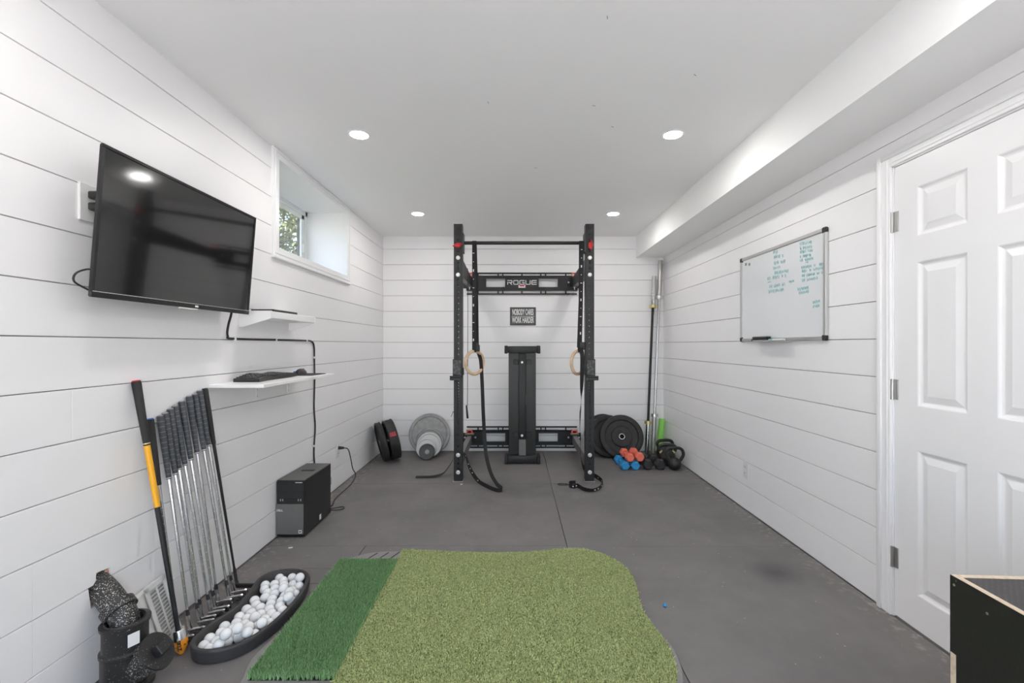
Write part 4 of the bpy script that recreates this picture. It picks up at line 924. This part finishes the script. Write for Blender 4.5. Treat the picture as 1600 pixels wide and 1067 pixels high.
fin('hub_bead', lathe(B(), [(.0535,.2365), (.057,.2425), (.0605,.2365)], 30, MZ, True), 'pipe_clean', dp)
p0, p1 = V(-1.385,1.62,.045), V(-1.278,1.622,.122); dd = (p1-p0).normalized(); Mb = axes(p0, *(lambda uv: (uv[0], uv[1], dd))(frame_of(dd))); Lb = (p1-p0).length
brn = fin('branch', lathe(B(), [(0,0), (.054,0), (.054,Lb-.03), (.060,Lb-.026), (.060,Lb), (0,Lb)], 30, Mb), 'abs_pipe', dp)
fin('cleanout_plug', lathe(B(), [(0,Lb), (.064,Lb), (.066,Lb+.004), (.064,Lb+.009), (0,Lb+.010)], 32, Mb), 'pipe_clean', brn)
fin('square_nut', box(B(), -.021, .021, -.021, .021, Lb+.009, Lb+.034, .003, Mb), 'pipe_clean', brn)
fin('paper_label', box(B(), -.017, .017, -.0006, 0, .168, .212, M=Matrix.Translation((-1.385+.0575,1.62-.0336,0)) @ Matrix.Rotation(math.radians(60), 4, 'Z')), 'white_ink', dp, smooth=0)
ins = fin('hole_filling', box(B(), XL-.10, XL-BT-.001, HOLE[0]-.02, HOLE[1]+.02, HOLE[2]-.02, HOLE[3]+.02), 'insulation', wall_left, smooth=0)
b = B(); box(b, XL-BT, XL-.003, 1.678, 1.693, .345, .386, .003); box(b, XL-BT, XL-.004, 1.615, 1.66, .276, .283, .002)
fin('torn_edge', b, 'insulation', wall_left)
gv = empty('vent_cover', (-1.42, 1.855, 0), 'white louvred floor vent cover leaning against the wall', 'vent cover')
o = V(-1.378, 1.795, .004); ux = V(-.020,.118,0).normalized(); vz = V(-.070,-.012,.248).normalized(); vz = (vz-ux*vz.dot(ux)).normalized(); nz = ux.cross(vz)
Mg = axes(o, ux, vz, nz); w_, h_ = .132, .262
if nz.x < 0: Mg = axes(o, ux, vz, -nz)
b = B()
for r in ((0,w_,0,.022), (0,w_,h_-.022,h_), (0,.020,0,h_), (w_-.020,w_,0,h_), (w_/2-.003,w_/2+.003,.02,h_-.02)): box(b, r[0], r[1], r[2], r[3], -.006, .0, .0012, Mg)
fin('face_frame', b, 'white_plastic', gv, smooth=0)
b = B()
for i in range(15):
    for xx in (.019, w_/2+.002):
        box(b, xx, xx+w_/2-.021, -.0045, .0045, -.0008, .0008, M=Mg @ Matrix.Translation((0, .029+i*.0146, -.004)) @ Matrix.Rotation(.75, 4, 'X'))
fin('louvres', b, 'white_plastic', gv, smooth=0)['kind'] = 'stuff'
fin('damper_shade_plate', box(B(), .012, w_-.012, .016, h_-.016, -.0135, -.0115, 0, Mg), 'plate_light', gv, smooth=0)  # damper plate, its grey standing in for the shade between the louvres
fin('duct_box', box(B(), -.030, w_-.014, .008, h_-.010, -.042, -.014, .006, Mg), 'white_plastic', gv)

# ------------------------------------------------------------------ ball tray and golf balls
ol = [(303,1003), (318,985), (340,968), (368,950), (392,925), (408,903), (430,892), (458,888), (480,890), (489,898), (487,910), (476,930), (458,951), (436,972), (410,991), (384,1005), (356,1014), (328,1018), (308,1015)]
ZR = .055; out = spline([F(x, y, ZR)-V(.016,0,0) for x, y in ol], 4, True)
def offset(pts, k):
    n = len(pts); area = sum(pts[i].x*pts[(i+1)%n].y-pts[(i+1)%n].x*pts[i].y for i in range(n)); s = 1 if area > 0 else -1; r = []
    for i in range(n):
        t = (pts[(i+2)%n]-pts[i-2]); t.z = 0; t.normalize(); r.append(V(pts[i].x-t.y*k*s, pts[i].y+t.x*k*s, pts[i].z))
    return r
bt_ = B(); R = []
for ins_, z in ((.012,.0006), (.006,.004), (0,.045), (.0005,.051), (.003,.055), (.016,.0555), (.019,.053), (.024,.020), (.030,.010), (.045,.009)):
    q = offset(out, ins_); R.append([bt_.verts.new((p.x, p.y, z)) for p in q])
n = len(out)
for a, b_ in zip(R, R[1:]):
    for i in range(n): bt_.faces.new((a[i], a[(i+1)%n], b_[(i+1)%n], b_[i]))
bt_.faces.new(R[0]); bt_.faces.new(R[-1])
tag(fin('ball_tray', bt_, 'tray_plastic', smooth=50), 'curved black plastic tray full of golf balls on the floor', 'tray')
bp = [(208,742),(268,690),(305,712),(297,755),(361,730),(376,652),(330,640),(378,600),(445,705),(500,690),(420,620),(465,655),(495,620),(545,658),(490,578),(450,565),(470,528),(505,488),(530,545),(560,505),(555,590),(595,620),(600,545),(640,575),(615,485),(640,510),(680,535),(560,435),(600,400),(630,365),(575,465),(640,420),(660,450),(690,460),(710,495),(610,325),(660,300),(675,335),(680,380),(715,415),(695,265),(735,300),(730,345),(725,275),(755,445),(780,265),(785,310),(780,350),(790,405),(770,375),(815,370),(832,268),(842,325),(855,295)]
r_b = .02135; inner = [(p.x, p.y) for p in offset(out, .024+r_b*1.04)]; innp = np.array(inner)
pos = np.array([list(F(280+x/4.444, 840+y/4.444, .045)) for x, y in bp]); pos[:,2] = .034
pos = np.vstack([pos, pos[::6]+np.random.uniform(-.02,.02,(len(pos[::6]),3))*np.array([1,1,0])])     # a few more, mostly under the others
pos[:,2] += np.random.uniform(0,.01,len(pos))
def inside(pt):
    c = False; n = len(inner); j = n-1
    for i in range(n):
        if (inner[i][1] > pt[1]) != (inner[j][1] > pt[1]) and pt[0] < (inner[j][0]-inner[i][0])*(pt[1]-inner[i][1])/(inner[j][1]-inner[i][1])+inner[i][0]: c = not c
        j = i
    return c
for it in range(520):
    pos[:,2] -= .0004 if it < 380 else 0
    for i in range(len(pos)):
        dv = pos-pos[i]; ds = np.sqrt((dv**2).sum(1)); ds[i] = 9
        for j in np.where(ds < 2*r_b)[0]:
            push = (2*r_b-ds[j])*.5; u = dv[j]/max(ds[j], 1e-5)
            if abs(u[2]) < .05: u = u+np.array([0,0,.12 if (i*7+j) % 2 else -.12])
            pos[i] -= u*push; pos[j] += u*push
    for i in range(len(pos)):
        if not inside(pos[i]):
            k = ((innp-pos[i,:2])**2).sum(1).argmin(); pos[i,:2] = innp[k]
    pos[:,2] = np.maximum(pos[:,2], .0095+r_b)
bm_ = B(); bmesh.ops.create_icosphere(bm_, subdivisions=3, radius=r_b); bme = bpy.data.meshes.new('golf_ball'); bm_.to_mesh(bme); bm_.free(); bme.materials.append(MATS['ball'])
bme.polygons.foreach_set('use_smooth', [True]*len(bme.polygons))
for p in pos:
    o = link('golf_ball', bme, Vector(p)); o.rotation_euler = (random.random()*6, random.random()*6, 0)
    tag(o, 'white dimpled golf ball among the balls in the black tray', 'golf ball', 'golf balls in the tray')

# ------------------------------------------------------------------ putting / hitting mat
gm = empty('golf_mat', (0, 1.95, 0), 'green artificial turf golf mat with darker hitting strip and black rim', 'golf mat')
left = [(-.985,1.30), (-.972,1.50), (-.978,1.62), (-1.008,1.74), (-.990,1.88), (-.972,2.05), (-.976,2.25), (-.985,2.43), (-.970,2.525), (-.925,2.565), (-.860,2.618), (-.79,2.640), (-.70,2.648)]
tf = [(630,857), (690,860), (760,862.5), (830,861), (875,856.5), (905,856), (935,862), (962,874), (985,893), (995,918), (1003,948), (1020,975), (1040,1000), (1053,1025), (1058,1050), (1057,1075)]
turf = [F(x, y, .031) for x, y in tf]; turf = [(p.x, p.y) for p in turf] + [(.545,1.46), (.49,1.36), (.36,1.29), (.1,1.27), (-.3,1.28), (-.645,1.27)]
tp3 = [V(x, y, 0) for x, y in turf]; cur = spline(tp3[:-1], 4)+[tp3[-1]]
right = [(p.x+.012, p.y+.004) for p in [V(x, y, 0) for x, y in turf[1:]]]
rc_ = [V(x, y, 0) for x, y in turf]
rim = []
for i, p in enumerate(rc_[1:-1], 1):
    t = (rc_[i+1]-rc_[i-1]).normalized(); k = .006 if i < 12 else .022; rim.append((p.x-t.y*-1*-k*-1 if False else p.x+(-t.y)*k*1, p.y+(t.x)*k*1))
base_pts = spline([V(x, y, 0) for x, y in left+rim], 4, True)
b = B(); R = []
for k, z in ((0,.0006), (0,.010), (.004,.015), (.012,.016)):
    R.append([b.verts.new((p.x, p.y, z)) for p in offset(base_pts, k)])
nb_ = len(base_pts)
for a, q in zip(R, R[1:]):
    for i in range(nb_): b.faces.new((a[i], a[(i+1)%nb_], q[(i+1)%nb_], q[i]))
b.faces.new(R[-1]); b.faces.new(R[0])
fin('rubber_base', b, 'base_rubber', gm, smooth=40)
for i in range(3):
    x = -.790+.062*i
    fin('base_slot', prism(B(), [(x-.043,2.535), (x-.036,2.535), (x+.004,2.622+.006*i), (x-.003,2.622+.006*i)], .0155, .0168), 'turf_backing', gm, smooth=0)
SXa, SXb, SYa, SYb = -.953, -.646, 1.622, 2.498
strip = fin('hitting_strip', box(B(), SXa, SXb, SYa+.004, SYb, .0155, .0215), 'turf_backing', gm, smooth=0)
tb = fin('turf_sheet', prism(B(), [(p.x, p.y) for p in cur], .0155, .0255), 'turf_base', gm, smooth=0)
def blades(centers, h, w, lean, base_z):
    n = len(centers); az = np.random.uniform(0, 2*np.pi, n); la = np.random.uniform(0, 2*np.pi, n); ll = np.abs(np.random.normal(0, lean, n)); hh = h*np.random.uniform(.75, 1.1, n)
    sd = np.stack([np.cos(az), np.sin(az), np.zeros(n)], 1)*w/2; ld = np.stack([np.cos(la), np.sin(la)], 1)
    c0 = np.column_stack([centers, np.full(n, base_z)])
    m = c0.copy(); m[:,2] += hh*.6; m[:,:2] += ld*(ll*hh*.35)[:,None]
    t = c0.copy(); t[:,2] += hh*np.cos(np.minimum(ll,1.2)*.7); t[:,:2] += ld*(ll*hh)[:,None]
    co = np.stack([c0-sd, c0+sd, m+sd*.9, t, m-sd*.9], 1).reshape(-1,3)
    return co, np.arange(n*5).reshape(-1,5)
gx = np.arange(SXa+.004, SXb-.001, .0150); gy = np.arange(SYa+.004, SYb-.002, .0085)
X, Y = np.meshgrid(gx, gy); tc_ = np.column_stack([X.ravel(), Y.ravel()])+np.random.normal(0,.0012,(X.size,2))
ctr = np.repeat(tc_, 30, 0)+np.random.normal(0, .0028, (len(tc_)*30, 2))
co, fa = blades(ctr, .030, .0017, .30, .0205); fast_mesh('turf_blades', co, fa, 5, 'turf_dark', strip, 'stuff')
N = 230000; cand = np.column_stack([np.random.uniform(-.650,.68,N*2), np.random.uniform(1.40,2.68,N*2)])
pl_ = [(p.x, p.y) for p in cur]; ins_m = np.zeros(len(cand), bool); j = len(pl_)-1
for i in range(len(pl_)):
    (xi, yi), (xj, yj) = pl_[i], pl_[j]
    if yi != yj:
        c = ((yi > cand[:,1]) != (yj > cand[:,1])) & (cand[:,0] < (xj-xi)*(cand[:,1]-yi)/(yj-yi)+xi); ins_m ^= c
    j = i
cand = cand[ins_m][:N]
co, fa = blades(cand, .0095, .0026, .75, .0245); fast_mesh('turf_blades', co, fa, 5, 'turf_light', tb, 'stuff')

# ------------------------------------------------------------------ whiteboard on the right wall
wb = empty('whiteboard', (XR-.01, 2.93, 1.24), 'white dry-erase board with aluminium frame and teal handwriting', 'whiteboard')
wy0, wy1, wz0, wz1 = 2.466, 3.401, 1.240, 1.855
fin('panel', box(B(), XR-.010, XR-.001, wy0+.006, wy1-.006, wz0+.006, wz1-.006), 'board_white', wb, smooth=0)
for y0, y1, z0, z1 in ((wy0,wy1,wz1-.022,wz1), (wy0,wy1,wz0,wz0+.022), (wy0,wy0+.022,wz0+.02,wz1-.02), (wy1-.022,wy1,wz0+.02,wz1-.02)):
    fin('frame_rail', box(B(), XR-.018, XR-.0005, y0, y1, z0, z1, .003), 'aluminium', wb, smooth=0)
for y in (wy0-.002, wy1-.030):
    for z in (wz0-.002, wz1-.030): fin('frame_corner', box(B(), XR-.021, XR-.0005, y, y+.032, z, z+.032, .005), 'black_plastic', wb)
b = B(); rnd = random.Random(3)
def scribble(px0, px1, py0, hpx):
    """one handwritten line between two photo columns, on the board face"""
    def wp(px, py):
        d_ = FPX*(XR-.0104)/(px-VX); return V(XR-.0104, d_, H-(py-VY)*d_/FPX)
    x = px0
    while x < px1-1.2:
        cw = rnd.uniform(2.0, 3.2)
        if rnd.random() < .22: x += cw; continue
        k = rnd.randint(3, 5); pts = [wp(x+cw*(i/k)*.9+rnd.uniform(-.3,.3), py0-(x-px0)*.17+(hpx*(.5 if i % 2 else -.5)+rnd.uniform(-1,1)*hpx*.2)) for i in range(k+1)]
        tube(b, spline(pts, 3), .00085, 4); x += cw
for a in ((1208,1216,394,5), (1207,1224,402,5), (1209,1226,411,5), (1208,1218,419,4), (1207,1231,427,5), (1199,1229,435,5), (1199,1204,441,1.5), (1202,1226,448,5), (1201,1224,456,5), (1233,1240,440,4),
          (1249,1269,381,5), (1250,1269,388,4.5), (1250,1270,394,4.5), (1250,1269,401,4.5), (1250,1271,407,4.5), (1258,1263,410,2.5), (1252,1287,418,4.5), (1253,1286,424,4.5), (1253,1285,431,4.5), (1253,1280,438,4.5), (1246,1262,452,4.5), (1246,1263,458,4.5), (1270,1280,472,4), (1270,1280,479,4)):
    scribble(*a)
tag(fin('handwriting', b, 'ink_teal', wb), kind='stuff')
for px in (1165.5, 1171):
    d_ = FPX*(XR-.011)/(px-VX); fin('magnet', box(B(), XR-.014, XR-.010, d_-.010, d_+.010, H-(413-VY)*d_/FPX-.010, H-(413-VY)*d_/FPX+.010, .002), 'plate_grey', wb)
py_ = lambda px: FPX*XR/(px-VX)
fin('marker_tray', box(B(), XR-.060, XR-.018, py_(1243), py_(1190), wz0-.004, wz0, .001), 'aluminium', wb, smooth=0)
fin('tray_lip', box(B(), XR-.062, XR-.058, py_(1243), py_(1190), wz0-.004, wz0+.006, .001), 'aluminium', wb, smooth=0)
er = empty('board_eraser', (XR-.04, 3.10, wz0), 'dark felt eraser lying on the whiteboard tray', 'eraser')
fin('felt', box(B(), XR-.056, XR-.022, py_(1212), py_(1186), wz0+.0003, wz0+.014, .002), 'eraser_dark', er, smooth=0)
fin('handle', box(B(), XR-.055, XR-.023, py_(1211), py_(1187), wz0+.014, wz0+.031, .005), 'black_plastic', er)
mk = empty('marker', (XR-.04, 2.85, wz0), 'white marker pen lying on the whiteboard tray', 'marker')
fin('barrel', cyl(B(), (XR-.050,py_(1238),wz0+.0075), (XR-.050,py_(1220),wz0+.0075), .007, n=12), 'white_plastic', mk)
fin('cap', cyl(B(), (XR-.050,py_(1220),wz0+.0075), (XR-.050,py_(1214),wz0+.0075), .0073, n=12), 'ink_teal', mk)

# ------------------------------------------------------------------ plyometric box by the door
bo = empty('plyo_box', (1.40, .82, 0), 'black plywood plyometric box with pale ply edges beside the door', 'plyo box')
MB_ = Matrix.Translation((1.150, 1.202, 0)) @ Matrix.Rotation(math.radians(-3.0), 4, 'Z') @ Matrix.Translation((0, -.762, 0))
bw, bl, bh, pt = .508, .762, .610, .018
def pb_(nm, x0, x1, y0, y1, z0, z1, m, par): return fin(nm, box(B(), x0, x1, y0, y1, z0, z1, 0, MB_), m, par, smooth=0)
zf = .408
for x0, sgn in ((0, 1), (bw-pt, -1)):
    xs = x0 if sgn > 0 else x0+pt-.0012
    core = pb_('side_panel', x0+.0012, x0+pt-.0012, 0, bl, zf, bh, 'ply_edge', bo); pb_('side_panel_lower', x0+.0012, x0+pt-.0012, pt, bl-pt, .001, zf, 'ply_edge', core)
    pb_('black_facing', xs, xs+.0012, 0, bl, zf, bh-.0004, 'panel_black', core); pb_('black_facing', xs, xs+.0012, pt, bl-pt, .001, zf, 'panel_black', core)
for y0, sgn in ((0, 1), (bl-pt, -1)):
    ysn = y0 if sgn > 0 else y0+pt-.0012
    core = pb_('end_panel', pt, bw-pt, y0+.0012, y0+pt-.0012, zf, bh, 'ply_edge', bo); pb_('end_panel_lower', 0, bw, y0+.0012, y0+pt-.0012, .001, zf, 'ply_edge', core)
    pb_('black_facing', pt, bw-pt, ysn, ysn+.0012, zf, bh-.0004, 'panel_black', core); pb_('black_facing', 0, bw, ysn, ysn+.0012, .001, zf, 'panel_black', core)
pb_('top_panel', pt, bw-pt, pt, bl-pt, bh-.018, bh-.0005, 'panel_grip', bo)
for y, z in ((bl-.012,.588), (bl-.10,.565), (bl-.25,.57), (bl-.30,.45)): fin('screw_head', cyl(B(), MB_ @ V(.0,y,z), MB_ @ V(-.0007,y,z), .0035, n=8), 'brushed', bo)

# ------------------------------------------------------------------ little things on the floor
tag(fin('blue_tee', lathe(B(), [(0,.0005), (.008,.0005), (.010,.006), (.006,.012), (0,.012)], 10, Matrix.Translation(F(1039,947,.004))), 'dumbbell_blue'), 'tiny blue plastic tee lying on the rubber floor', 'golf tee')
tag(fin('wood_chip', box(B(), -.011, .011, -.008, .008, 0, .006, .002, Matrix.Translation(F(721,757,.001)) @ Matrix.Rotation(.5, 4, 'Z')), 'ply_edge', smooth=0), 'small pale chip on the floor at the foot of the upright', 'chip')
tag(fin('paper_scrap', box(B(), -.012, .012, -.006, .006, 0, .003, .001, Matrix.Translation(F(454,856,.001)) @ Matrix.Rotation(.3, 4, 'Z')), 'white_ink', smooth=0), 'small white scrap on the floor in front of the computer', 'scrap')
